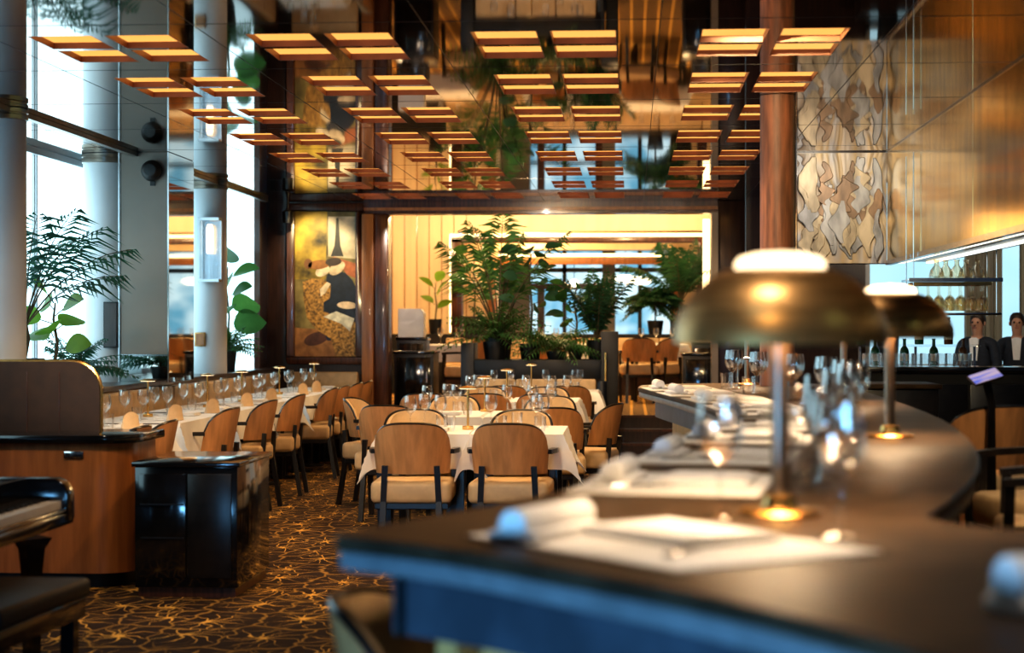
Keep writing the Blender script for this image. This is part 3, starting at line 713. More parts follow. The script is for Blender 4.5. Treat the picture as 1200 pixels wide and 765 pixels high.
a, b = broad_mb(.85, 11, .34, .16, 5, .08)
plant('fiddle_leaf_plant', 'tall large-leaved green plant at the window behind the second column', (-4.12, 18.5, .95), a, b, .10, .2, 'leaf')
a, b = palm_mb(34, .36, 1, .55, .09, 6, (.35, 1.3), .009, 12, .004)
plant('potted_fern', 'bushy fern in a black pot on the ledge right of the second column', (-4.0, 18.0, .95), a, b, .085, .20, 'leaf')
# planter in the middle
pl = T('planter_box', 'long navy planter box with a cream upholstered front before the raised room', 'planter', (0, 0, 0))
m = MB(); m.box(-1.72, -.32, 19.32, 19.80, .84, 1.04); m.build('trough', M['navy'], pl, bevel=.006)
m = MB(); m.box(-1.70, -.32, 19.36, 19.78, 0, .84); m.build('plinth', M['mahogany_dark'], pl)
m = MB(); m.box(-1.68, -.34, 19.40, 19.75, 1.035, 1.045); m.build('soil', M['soil'], pl)
m = MB(); m.box(-1.80, -1.66, 19.30, 19.82, 0, 1.22); m.build('end_panel', M['navy'], pl, bevel=.006)
m = MB(); m.box(-.32, -.14, 19.25, 19.82, 0, 1.34); m.build('end_panel', M['black_matte'], pl, bevel=.006)
m = MB(); m.lathe([(.05, 0), (.05, .80), (.04, .82)], 18, (-.31, 19.2, 0)); m.build('post', M['navy'], pl)
m = MB(); m.lathe([(.014, .82), (.014, 1.12)], 10, (-.27, 19.2, 0)); m.build('brass_rod', M['brass'], pl)
t = T('banquette', 'cream leather banquette in front of the navy planter box', 'banquette')
for i in range(3):
    m = MB(); x = -1.64+i*.425; m.box(x+.004, x+.42, 19.2, 19.31, .44, .84); m.build('back_cushion', M['cream'], t, bevel=.02, seg=3)
m = MB(); m.box(-1.64, -.37, 18.85, 19.2, .30, .45); m.build('seat', M['cream'], t, bevel=.03, seg=3)
m = MB(); m.box(-1.64, -.37, 18.9, 19.3, 0, .30); m.build('plinth', M['mahogany_dark'], t)
a, b = palm_mb(13, 1.75, 1.0, .50, .34, 11, (1.0, 1.48), .013, 26, .010, .45)
t = plant('potted_palm', 'tall feathery palm at the left end of the navy planter box', (-1.42, 19.58, 1.03), a, b, .15, .24, 'leaf', .20)
a, b = palm_mb(70, .68, 1, .62, .09, 12, (.35, 1.35), .012, 10, .006)
plant('grassy_plant', 'arching grassy plant under the tall palm in the planter', (-1.45, 19.50, 1.03), a, b, .13, .20, 'leaf')
a, b = broad_mb(.95, 22, .22, .07, 13, .18)
plant('leafy_shrub', 'loose leafy shrub right of the tall palm in the planter', (-1.08, 19.6, 1.03), a, b, .12, .18, 'leaf_dark')
a, b = palm_mb(44, .58, 1, .6, .13, 14, (.25, 1.0), .010, 12, .004)
plant('potted_fern', 'low spreading fern in the middle of the planter', (-.80, 19.55, 1.03), a, b, .11, .10, 'leaf')
a, b = palm_mb(26, .85, 1.1, .35, .16, 15, (1.0, 1.5), .015, 14, .006)
plant('upright_shrub', 'dark upright palm shrub at the right end of the planter', (-.36, 19.62, 1.03), a, b, .12, .22, 'leaf_dark')
a, b = broad_mb(.6, 18, .19, .06, 16, .14)
plant('leafy_shrub', 'small leafy shrub before the right end panel of the planter', (-.60, 19.6, 1.03), a, b, .08, .16, 'leaf')

# steps up to the raised room
m = MB(); m.box(-.13, .85, 19.62, 20.2, 0, .14); m.box(-.13, .85, 19.86, 20.2, .14, .28); m.box(-.13, .85, 20.1, 20.25, .28, ZR); stp = struct('trim_12', m, M['mahogany_dark'], label='dark steps up to the raised room')
m = MB()
for y, z in ((19.62, .14), (19.86, .28), (20.1, ZR)): m.box(-.13, .85, y-.012, y+.03, z-.02, z+.004)
m.build('step_nosing', M['mahogany'], stp)
m = MB(); m.box(-6, -.13, 20.18, 20.3, 0, ZR); m.box(.85, 6, 20.2, 20.3, 0, ZR); struct('trim_13', m, M['mahogany_dark'], label='riser below the raised room')

# ---------------------------------------------------------------- cabinets near the opening
def cab(label, x0, x1, y0, y1, z0, z1, m1=M['navy']):
    t = T('service_cabinet', label, 'cabinet', ((x0+x1)/2, y0, z0)); w = (x1-x0)/2; d = y1-y0; h = z1-z0
    q = MB(); q.box(-w, w, 0, d, 0, h-.03); q.build('carcass', m1, t, bevel=.004)
    q = MB(); q.box(-w-.012, w+.012, -.012, d+.012, h-.03, h); q.build('worktop', M['black'], t, bevel=.004)
    q = MB(); q.box(-w+.03, w-.03, -.01, 0, .08, h-.07); dd = q.build('door', M['black'], t, bevel=.003)
    q = MB(); q.box(w-.08, w-.065, -.022, -.01, h*.5, h*.5+.12); q.build('handle', M['chrome'], dd)
    return t
cab('dark service cabinet left of the planter at the opening', -2.64, -2.20, 20.32, 20.9, ZR, 1.12)
t = cab('low dark box on top of the service cabinet beside the left jamb', -2.70, -2.36, 21.0, 21.4, ZR, 1.27)
t['label'] = 'dark narrow cabinet behind the service cabinet at the left jamb'
m = MB(); m.prism([(-.15, 0), (.15, 0), (.15, .28), (.11, .33), (-.15, .33)], 0, .2); m.v = [(x, z, y) for x, y, z in m.v]
o = m.build('white_box', M['white_card'], bevel=.004); o.location = (-2.54, 21.05, 1.271); tag(o, 'white upright box with a clipped corner on the narrow dark cabinet', 'box')
cab('dark cabinet right of the steps inside the opening', .57, 1.05, 20.4, 20.9, ZR, 1.10)
t = cab('small dark cabinet behind the right hand cabinet', .70, 1.1, 21.2, 21.6, ZR, 1.22)

# ---------------------------------------------------------------- back room
w = MB(); w.box(-6, -6.1, 20.2, 30, 0, 4); struct('wall_back_room_left', w, M['yellow_wall'])
YB = 28.0
w = MB(); w.box(-6, -2.66, YB, YB+.2, ZR, 4.0); w.box(1.30, 6, YB, YB+.2, ZR, 4.0); w.box(-2.66, 1.30, YB, YB+.2, 2.86, 4.0); struct('wall_back', w, M['yellow_wall'])
m = MB(); 
for i in range(14): x = -5.0+i*.19; m.box(x, x+.012, YB-.008, YB, ZR, 3.6)
struct('trim_14', m, M['honey'], label='vertical battens of the golden panelling')
w = MB(); w.box(-6, 6, 20.15, 34, 3.55, 3.65); struct('ceiling_back_room', w, M['yellow_wall'])
w = MB(); w.box(6, 6.1, 20.2, 34, 0, 4); struct('wall_back_room_right', w, M['yellow_wall'])
# outer portal
YP = 27.4
m = MB(); m.box(-2.70, -2.54, YP, YP+.35, 1.25, 2.72); m.box(-2.70, 1.12, YP, YP+.35, 2.66, 2.74); m.box(.98, 1.12, YP, YP+.35, 1.25, 2.66)
struct('trim_15', m, M['mahogany'], label='outer wooden portal in the raised room', bevel=.006)
m = MB(); m.box(-2.74, 1.15, YP+.16, YP+.24, 2.742, 2.80); m.box(-2.745, -2.705, YP+.18, YP+.24, 1.31, 2.742)
tag(m.build('cove_light', M['led']), 'golden cove light running round the outer portal', 'light strip')
# inner portal: frame, glowing cove, reveal panels
YQ = 29.6
m = MB(); m.box(-2.66, -2.12, YQ-.9, YQ, ZR, 3.2); m.box(.62, 1.30, YQ-.9, YQ, ZR, 3.2); struct('wall_back_reveal', m, M['yellow_wall'])
m = MB(); m.box(-2.12, .62, YQ-.6, YQ, 2.62, 3.4); struct('wall_back_lintel', m, M['yellow_wall'])
m = MB(); m.box(-2.24, .74, YQ-.72, YQ-.6, 2.38, 2.50); m.box(-2.24, -2.12, YQ-.95, YQ-.9, 1.2, 2.5); m.box(.62, .74, YQ-.95, YQ-.9, 1.2, 2.5); struct('trim_16', m, M['honey'], label='inner wooden portal in the raised room', bevel=.006)
m = MB(); m.box(-2.10, .60, YQ-.70, YQ-.61, 2.505, 2.55)
tag(m.build('cove_light', M['led']), 'golden cove light above the inner portal', 'light strip')
# vertical glow at the right of the opening
m = MB(); m.box(1.03, 1.13, 26.6, 26.65, 1.7, 2.95); tag(m.build('cove_light', M['led']), 'vertical golden light strip at the right of the raised room', 'light strip')
# banquette of raised room and dark ledge
t = T('banquette', 'cream banquette along the back of the raised room', 'banquette')
for i in range(7):
    m = MB(); x = -2.7+i*.62; m.box(x+.004, x+.616, 26.6, 26.72, ZR+.44, 1.235); m.build('back_cushion', M['cream'], t, bevel=.02)
m = MB(); m.box(-2.7, 1.64, 26.1, 26.6, ZR+.28, ZR+.45); m.build('seat', M['cream'], t, bevel=.03)
m = MB(); m.box(-2.7, 1.64, 26.15, 26.7, ZR, ZR+.28); m.build('plinth', M['mahogany_dark'], t)
m = MB(); m.box(-3.6, 2.4, 26.74, 27.4, ZR, 1.26); m.box(-3.62, 2.42, 26.73, 27.42, 1.26, 1.29); struct('trim_17', m, M['black_matte'], label='dark plant ledge behind the raised banquette')
# street windows far behind
m = MB(); m.box(-4.5, 3.0, 33.0, 33.02, .6, 3.6); wf = struct('window_6', m, M['window_far'])
m = MB()
for x in (-2.2, -1.2, .15, 1.3): m.box(x-.035, x+.035, 32.9, 32.98, .6, 3.6)
for z in (1.15, 2.42): m.box(-4.5, 3, 32.9, 32.96, z-.04, z+.04)
m.build('window_frame', M['mahogany_dark'], wf)
m = MB(); m.box(-2.35, -1.75, 31.6, 32.0, ZR, 3.4); m.box(-.50, -.28, 31.6, 31.9, ZR, 3.4); struct('trim_18', m, M['panel_grey'], label='stone piers beyond the inner portal')
m = MB(); m.box(-1.75, -.28, 31.6, 31.9, 2.05, 2.15); m.box(-1.62, -1.50, 31.6, 31.9, ZR, 2.05); m.box(-.62, -.50, 31.6, 31.9, ZR, 2.05); m.box(-2.1, .5, 30.8, 30.95, 2.52, 2.62); struct('trim_19', m, M['mahogany'], label='wooden door frame beyond the inner portal')
# pendant lamps far behind
for k, (x, z, r) in enumerate(((-.10, 2.20, .17), (.14, 2.17, .2), (-.95, 2.13, .07))):
    t = T('pendant_lamp', 'glowing white pendant seen through the inner portal, %s' % ('left of the close pair', 'right of the close pair', 'small single one')[k], 'pendant lamp', (x, 30.5, z))
    MB().lathe([(0, -.07), (r*.7, -.06), (r, -.01), (r*.9, .03), (r*.4, .06), (0, .065)], 20, cap=False).build('lamp_shade', M['pend_glow'], t)
    MB().tube([(0, 0, .06), (0, 0, 1.2)], .006, 6).build('cord', M['chair_dark'], t)
# plants in the raised room
a, b = broad_mb(.52, 6, .30, .085, 21, .06, .7)
plant('broad_leaf_plant', 'small bright-leaved plant in a black pot on the left of the raised room', (-2.90, 27.05, 1.29), a, b, .10, .22, 'leaf_bright')
a, b = broad_mb(.95, 14, .30, .13, 22, .12)
plant('fiddle_leaf_plant', 'large round-leaved plant in a dark pot by the outer portal', (-2.32, 27.0, 1.29), a, b, .17, .26, 'leaf')
a, b = palm_mb(18, 1.25, 1.0, .5, .34, 23, (.9, 1.5), .020, 18, .009, .2)
t = plant('potted_palm', 'tall palm on the ledge at the right of the raised room', (.72, 27.0, 1.29), a, b, .17, .28, 'leaf_dark', .45)
MB().tube([(0, 0, .2), (.02, 0, .35), (0, .02, .48)], .03, 8).build('trunk', M['stem'], t)
a, b = palm_mb(60, .50, 1, .7, .15, 24, (.1, 1.3), .024, 12, .005)
t = plant('hanging_fern', 'rounded fern beside the right hand palm in the raised room', (.35, 27.05, 1.29), a, b, .12, .2, 'leaf_dark', .45)
MB().tube([(0, 0, .2), (0, 0, .47)], .012, 8).build('trunk', M['stem'], t)
# raised room chairs and tables
chair.at((.09, 23.6, ZR), R(4), 'wood-backed armchair above the steps in the raised room', 'armchairs in the raised room')
chair.at((.37, 23.9, ZR), R(50), 'armchair turned sideways right of the one above the steps', 'armchairs in the raised room')
chair.at((-1.98, 22.3, ZR), R(60), 'wood-backed armchair beside the dark cabinet in the raised room', 'armchairs in the raised room')
chair.at((-1.82, 22.9, ZR), R(70), 'second armchair behind the one beside the dark cabinet', 'armchairs in the raised room')
chair.at((-1.10, 24.2, ZR), R(0), 'armchair glimpsed through the plants in the raised room', 'armchairs in the raised room')
for k, (x, y) in enumerate(((-2.40, 23.2), (-1.0, 24.9), (.35, 24.7))):
    table(x, y, .8, .8, 'white clothed table in the raised room, %s from the left' % ORD[k], 'white tablecloth on the raised room table, %s from the left' % ORD[k], 'raised room tables', zf=ZR)
    for q, dx in enumerate((-.22, -.02, .2)):
        pw.at((x+dx, y-.1+.1*q, ZR+ZT), 0, 'wine glass on the %s raised room table, %s from the left' % (ORD[k], ORD[q]), 'glasses in the raised room')

# ---------------------------------------------------------------- booth, station, piano on the left
bo = T('booth_cabinet', 'honey wood curved booth cabinet with a black top beside the grand piano', 'cabinet', (0, 0, 0))
def rend(x0, x1, y0, y1, r, n=8):
    pts = [(x0, y0)] + [(x1-r+r*math.sin(PI/2*i/n), y0+r-r*math.cos(PI/2*i/n)) for i in range(n+1)] + [(x1, y1), (x0, y1)]
    return pts
m = MB(); m.prism(rend(-4.4, -2.64, 9.5, 10.05, .18), .08, .765); m.build('body', M['honey'], bo)
m = MB(); m.prism(rend(-4.4, -2.70, 9.56, 10.05, .16), .0, .08); m.build('plinth', M['black_matte'], bo)
m = MB(); m.prism(rend(-4.42, -2.60, 9.46, 10.1, .2), .765, .81); m.build('worktop', M['black'], bo, bevel=.008)
m = MB(); m.box(-2.985, -2.88, 9.488, 9.50, .685, .725); sk = m.build('socket_plate', M['chrome'], bo, bevel=.004)
m = MB(); m.box(-2.972, -2.95, 9.485, 9.489, .695, .715); m.build('socket', M['black_matte'], sk)
bb = T('booth_screen', 'dark brown rounded booth back with a gold edge above the honey cabinet', 'booth screen', (-.045, 0, -.015))
def scr(x0, x1, z0, z1, r, n=10): return [(x0, z0), (x1, z0)] + [(x1-r+r*math.cos(PI/2*i/n), z1-r+r*math.sin(PI/2*i/n)) for i in range(n+1)] + [(x0, z1)]
m = MB(); m.prism(scr(-4.3, -2.845, .811, 1.205, .16), 9.82, 9.88); m.v = [(x, z, y) for x, y, z in m.v]; m.build('panel', mat('brown_upholstery', (.045, .020, .010), .65, var=.2, scale=10), bb)
e = scr(-4.3, -2.845, .811, 1.205, .16)[1:]
m = MB(); m.tube([(x, 9.85, z) for x, z in e], .012, 8); m.build('edge_trim', M['brass'], bb)
m = MB()
for x in (-3.25, -3.07): m.box(x, x+.004, 9.817, 9.82, .811, 1.15)
m.build('seam', M['mahogany'], bb)
st = T('side_station', 'black lacquered waiter station with a glossy top on the carpet', 'cabinet', (-2.265, 9.22, 0))
m = MB(); m.box(-.265, .265, 0, .82, .05, .665); m.build('carcass', M['black'], st, bevel=.004)
m = MB(); m.box(-.25, .25, .02, .80, 0, .05); m.build('plinth', M['mahogany'], st)
m = MB(); m.box(-.28, .28, -.015, .835, .665, .69); m.build('worktop', M['black'], st, bevel=.005)
for i, (x0, x1) in enumerate(((-.245, -.0), (.01, .235))):
    m = MB(); m.box(x0, x1, -.008, 0, .10, .63); m.build('door', M['chair_dark'] if i else M['black'], st, bevel=.003)
for z in (.30, .47):
    m = MB(); m.box(-.235, -.01, -.014, -.008, z, z+.008); m.build('shelf_edge', M['navy'], st)
# grand piano (only its treble end is in view)
pn = T('grand_piano', 'black grand piano with white keys at the left edge beside the booth cabinet', 'piano', (-2.375, 7.42, -.03), PI/2)
# local x runs along the keyboard to the treble end (0), +y away from the player
m = MB(); m.prism([(-1.5, .20), (-.01, .20), (-.01, .8), (-.25, 1.2), (-.7, 1.45), (-1.1, 1.75), (-1.5, 1.75)], .56, .76); m.build('case', M['black'], pn, bevel=.01)
m = MB(); m.box(-1.5, 0, -.085, .22, .60, .655); m.box(-1.5, -.02, -.085, -.062, .65, .672); m.build('key_bed', M['black'], pn, bevel=.012, seg=3)
m = MB(); m.prism([(-.09, .615), (.22, .615), (.22, .79), (-.03, .79), (-.065, .775), (-.09, .73)], -.085, .0); m.v = [(z, x, y) for x, y, z in m.v]; m.build('cheek', M['black'], pn, bevel=.012, seg=3)
wk_ = MB()
for i in range(50): x = -.09-i*.0235; wk_.box(x-.0222, x, -.06, .08, .645, .70)
wk_.build('white_keys', M['ivory'], pn, 'ivory white keys')
m = MB()
for i in range(48):
    if i % 7 in (2, 6): continue
    x = -.09-.0235-i*.0235; m.box(x-.006, x+.006, -.005, .085, .70, .712)
m.build('black_keys', M['black_matte'], pn)
m = MB(); m.box(-1.5, -.085, .085, .11, .69, .79); m.build('fallboard', M['black'], pn)
for x, y in ((-.22, .02), (-1.4, .05), (-1.2, 1.4)):
    m = MB(); m.tube([(x, y, .565), (x, y, .52), (x, y, .40), (x, y, .03)], [.085, .055, .042, .036], 4); m.build('leg', M['black'], pn)
m = MB(); m.prism([(-1.5, .12), (-.0, .12), (-.0, .8), (-.25, 1.2), (-.7, 1.45), (-1.1, 1.75), (-1.5, 1.75)], .76, .785); m.build('lid', M['black'], pn, bevel=.004)
m = MB(); m.add([(-1.3, .20, .79), (-.30, .20, .79), (-.45, .36, .99), (-1.3, .36, .99), (-1.3, .215, .79), (-.30, .215, .79), (-.45, .375, .99), (-1.3, .375, .99)],
      [(3, 2, 1, 0), (4, 5, 6, 7), (0, 1, 5, 4), (1, 2, 6, 5), (2, 3, 7, 6), (3, 0, 4, 7)]); m.build('music_desk', M['black'], pn)
m = MB(); m.tube([(-.30, .22, .79), (-.42, .30, .885)], .006, 6); m.build('desk_edge', M['brass'], pn)
bn = T('piano_bench', 'black padded piano bench in front of the grand piano', 'bench', (-2.17, 6.15, 0), R(86))
m = MB(); m.box(-.40, .40, -.19, .19, .40, .47); m.build('seat', M['black_matte'], bn, bevel=.018, seg=3)
m = MB(); m.box(-.385, .385, -.175, .175, .33, .40); m.build('apron', M['black'], bn, bevel=.005)
for x in (-.34, .34):
    for y in (-.13, .13):
        m = MB(); m.bar((x, y, .34), (x, y, 0), .05, .05); m.build('leg', M['black'], bn)

# ---------------------------------------------------------------- bar counter
outer = [(.40, 1.70), (.312, 1.948), (.194, 2.18), (.066, 2.39), (-.088, 2.583), (-.257, 2.80), (-.40, 2.93), (-.485, 2.985), (-.49, 3.03), (-.42, 3.20), (-.327, 3.40), (-.174, 3.75), (-.078, 4.18), (.03, 4.75), (.17, 5.6), (.30, 6.6), (.345, 7.3), (.34, 7.8), (.258, 8.84), (.13, 9.9), (.045, 10.55), (.035, 10.75), (.07, 11.2), (.5, 11.55),
         (1.0, 11.62), (1.20, 11.3), (1.26, 10.5), (1.245, 8.7), (1.186, 7.19), (1.09, 6.1), (.955, 5.12), (.85, 4.55), (.721, 4.0), (.60, 3.58), (.513, 3.318), (.659, 3.134), (1.0, 3.0), (1.5, 2.6), (1.5, 1.5), (.8, 1.4)]
def smooth_poly(p, it=2):
    for _ in range(it):
        q = []
        for i in range(len(p)):
            a, b = p[i], p[(i+1) % len(p)]
            q += [(a[0]*.75+b[0]*.25, a[1]*.75+b[1]*.25), (a[0]*.25+b[0]*.75, a[1]*.25+b[1]*.75)]
        p = q
    return p
def inset(p, d):
    n = len(p); area = sum(p[i][0]*p[(i+1) % n][1]-p[(i+1) % n][0]*p[i][1] for i in range(n)); sg = 1 if area > 0 else -1; q = []
    for i in range(n):
        a, b, c = Vector(p[i-1]), Vector(p[i]), Vector(p[(i+1) % n])
        n1 = Vector((-(b-a).y, (b-a).x)).normalized(); n2 = Vector((-(c-b).y, (c-b).x)).normalized()
        v = (n1+n2); v = v.normalized()*sg*d/max(.5, math.sqrt((1+n1.dot(n2))/2+1e-6)) if v.length > .01 else n1*d
        q.append((b.x+v.x, b.y+v.y))
    return q
OUT = smooth_poly(outer, 1)
bar = T('bar_counter', 'long curved dark stone bar counter running through the foreground', 'bar counter')
m = MB(); m.prism(OUT, 1.005, 1.03); m.build('worktop', M['counter'], bar, 'dark satin stone top', bevel=.004, seg=1, sharp=25)
m = MB(); m.prism(inset(OUT, .006), .972, 1.005); m.build('worktop_edge', M['counter_edge'], bar, 'rounded edge under the top, paled for blue window light', bevel=.008, seg=2)
m = MB(); m.prism(inset(OUT, .10), .86, .972); m.build('apron', M['apron'], bar, 'apron below the top, blued for window light')
m = MB(); m.prism(inset(OUT, .20), .0, .86); m.build('base', M['honey_light'], bar, 'pale wood base of the counter')
m = MB(); m.prism(inset(OUT, .24), .0, .08)
# wooden column standing through the counter
m = MB(); m.lathe([(.103, 1.031), (.103, ZC-.002)], 32, (.863, 10.95, 0)); struct('column', m, mat('satin_mahogany', (.26, .105, .055), .5, var=.35, scale=3, stretch=(12, 12, 1.2)), label='round mahogany column rising from the far end of the bar')
M['mahogany_col'] = M['mahogany']

# bar lamps
def make_blamp():
    t = T('bar_lamp', '', 'lamp')
    m = MB(); m.lathe([(0, 0), (.075, 0), (.077, .004), (.072, .009), (.034, .012), (.030, .020), (.028, .034), (.018, .038), (0, .038)], 32, cap=False); m.build('base', M['brass'], t)
    m = MB(); m.lathe([(.0165, .036), (.0165, .335)], 20); m.build('stem', M['nickel'], t)
    prof = [(.195*math.cos(a)**.85 if a < 1.5 else 0, .315+.145*math.sin(a)) for a in [i/14*1.12 for i in range(15)]]
    outp = prof + [(.085, .447), (.083, .447)]; inn = [(max(.02, r-.004), z-.004) for r, z in reversed(prof)]
    m = MB(); m.lathe(outp + inn, 48, cap=False); m.build('lamp_shade', M['brass_dark'], t, 'brushed bronze dome shade')
    m = MB(); m.lathe([(0, .448), (.082, .448), (.082, .458), (.074, .469), (.045, .477), (0, .480)], 32, cap=False); m.build('light_cap', M['lamp_glow'], t, 'glowing white glass cap on the dome')
    m = MB(); m.lathe([(.02, .34), (.11, .40), (.10, .41), (.02, .41)], 24, cap=False); m.build('light_diffuser', M['lamp_inner'], t, 'glowing diffuser inside the dome')
    return t
bl = Proto(make_blamp())
LAMPS = [(.271, 3.378), (.809, 5.821), (.97, 8.48), (.70, 11.2)]
for (x, y), lb in zip(LAMPS, ('large bronze dome lamp nearest the camera on the bar counter', 'bronze dome lamp second along the bar counter, behind the nearest one', 'bronze dome lamp third along the bar counter, mostly hidden', 'bronze dome lamp at the far end of the bar counter by the column')):
    bl.at((x, y, 1.031), 0, lb, 'bronze dome lamps on the bar')

# placemats, rolled napkins, cutlery and glasses at each bar seat
seats = [((.055, 2.90), R(38)), ((.10, 4.02), R(-9)), ((.225, 4.85), R(-9)), ((.35, 5.65), R(-8)), ((.47, 6.42), R(-5)), ((.53, 7.15), R(-2)), ((.535, 7.9), R(4)), ((.47, 8.7), R(7)), ((.36, 9.5), R(7)), ((.28, 10.3), R(5))]
ZB = 1.0305
pm = MB(); pm.box(-.20, .20, -.27, .27, 0, .003); pm = pm.build('placemat', M['paper']); tag(pm, '', 'placemat'); pm = Proto(pm)
m = MB(); m.tube([(-.12, 0, .026), (.12, 0, .026)], .026, 12); m.box(-.12, .10, -.045, .045, .0, .016); rn = m.build('rolled_napkin', M['napkin'], bevel=.004); tag(rn, '', 'napkin'); rn = Proto(rn)
kn = T('table_knife', '', 'cutlery'); MB().box(-.008, .008, -.11, -.01, 0, .005).build('handle', M['chrome'], kn, bevel=.002); MB().prism([(-.008, -.01), (.009, -.01), (.010, .08), (.0, .115), (-.008, .11)], .0015, .0035).build('blade', M['chrome'], kn); kn = Proto(kn)
m = MB(); m.box(-.10, .10, -.14, .14, 0, .010); m.box(-.085, .085, -.125, .125, .010, .015); mn = m.build('menu_card', M['white_card'], bevel=.002); tag(mn, '', 'menu'); mn = Proto(mn)
pwb = Proto(make_glass([(r*1.05, z*1.08) for r, z in WINE], 'wine_glass', n=28)); ptb = Proto(make_glass(TUMB, 'water_tumbler', n=24))
for k, ((x, y), a) in enumerate(seats):
    c, s_ = math.cos(a), math.sin(a); q = lambda dx, dy: (x+dx*c-dy*s_, y+dx*s_+dy*c)
    lb = 'on the bar at the %s seat from the front' % ORD[k]
    pm.at((x, y, ZB), a, 'white paper placemat '+lb, 'white placemats along the bar')
    p_ = q(-.13, .02) if k else (-.135, 2.99); rn.at((*p_, ZB+.0035), a+R(90) if k else R(64), 'white rolled napkin '+lb, 'rolled napkins along the bar')
    p_ = q(-.03, -.10); kn.at((*p_, ZB+.0035), a+R(-60), 'silver table knife '+lb, 'table knives along the bar')
    p_ = q(.06, .05); mn.at((*p_, ZB+.0035), a, 'white folded menu card '+lb, 'menu cards along the bar')
    if not k: continue
    for j, (dx, dy) in enumerate(((.27, -.10), (.31, .02))):
        p_ = q(dx, dy); pwb.at((*p_, ZB), 0, 'clear wine glass %s, %s one' % (lb, ('nearer', 'farther')[j]), 'wine glasses along the bar')
    p_ = q(.27, .13); ptb.at((*p_, ZB), 0, 'clear water tumbler '+lb, 'tumblers along the bar')
for (x, y), lb in (((.335, 2.99), 'right of the nearest lamp stem, nearest one'), ((.16, 3.34), 'left of the nearest lamp stem'), ((.37, 3.45), 'right of the nearest lamp stem, farther one')):
    pwb.at((x, y, ZB), 0, 'tall clear wine glass '+lb, 'tall wine glasses around the nearest lamp')
o = MB().tube([(-.06, 0, .035), (.07, 0, .035)], .035, 14).box(-.06, .07, -.05, .05, 0, .02).build('rolled_napkin', M['napkin'], bevel=.006)
o.location = (.50, 2.24, ZB); o.rotation_euler = (0, 0, R(20)); tag(o, 'white rolled napkin at the lower right corner of the bar', 'napkin')

# bar faucet at the far end
fc = T('bar_faucet', 'arched chrome faucet at the far end of the bar', 'faucet', (.63, 10.9, ZB))
MB().tube([(0, 0, 0), (0, 0, .12)] + [(.045-.045*math.cos(a), 0, .12+.045*math.sin(a)) for a in [PI*i/8 for i in range(1, 9)]] + [(.09, 0, .09)], .007, 8).build('spout', M['chrome'], fc)
MB().lathe([(.022, 0), (.022, .012), (.012, .02)], 14).build('base', M['chrome'], fc)

# bar stools
stool = Proto(make_chair('bar_stool', .72, .76, 1.03, .88))
stool.at((1.50, 8.25, 0), R(28), 'wood-backed bar stool right of the curved counter, farther one', 'bar stools')
stool.at((1.62, 7.1, 0), R(105), 'wood-backed bar stool right of the curved counter, middle one', 'bar stools')
stool.at((1.44, 6.1, 0), R(80), 'bar stool with pale leather seat right of the curved counter, nearer one', 'bar stools')
st2 = make_chair('bar_stool', .52, .56, .83, .69); st2.location = (-.33, 3.62, -.0); st2.rotation_euler = (0, 0, R(-100)); st2['label'] = 'bar stool under the near counter corner at the bottom of the frame'; st2['group'] = 'bar stools'

# ---------------------------------------------------------------- right side: bulkhead, relief, back bar
bk = MB(); bk.box(2.0, 2.42, .5, 14.45, 1.89, ZC+.1); bk = struct('wall_bulkhead', bk, M['mahogany_dark'])
for k in range(4):
    y1 = 14.44-3.6*k; m = MB(); m.box(1.985, 2.0, max(.5, y1-3.59), y1, 1.90, ZC-.003)
    o = m.build('gold_panel', M['gold_leaf'], bk, 'gilded wall panel', bevel=.003, seg=1)
m = MB(); m.box(1.975, 2.02, .5, 14.46, 1.865, 1.90); m.box(1.980, 1.990, .5, 14.44, ZC-.012, ZC-.001); struct('trim_20', m, M['chrome'], label='metal edges of the gilded panels')
m = MB(); m.box(2.06, 2.10, .6, 14.4, 1.875, 1.889); tag(m.build('strip_light', M['led_white']), 'warm white strip light under the gilded bulkhead, inner one', 'light strip')
m = MB(); m.box(2.28, 2.32, .6, 14.4, 1.875, 1.889); tag(m.build('strip_light', M['led_white']), 'warm white strip light under the gilded bulkhead, outer one', 'light strip')
rl = MB(); rl.box(1.29, 1.985, 14.46, 14.56, 1.875, ZC-.002); rl = struct('wall_relief', rl, M['mahogany_dark'], label='hanging partition faced with carved relief')
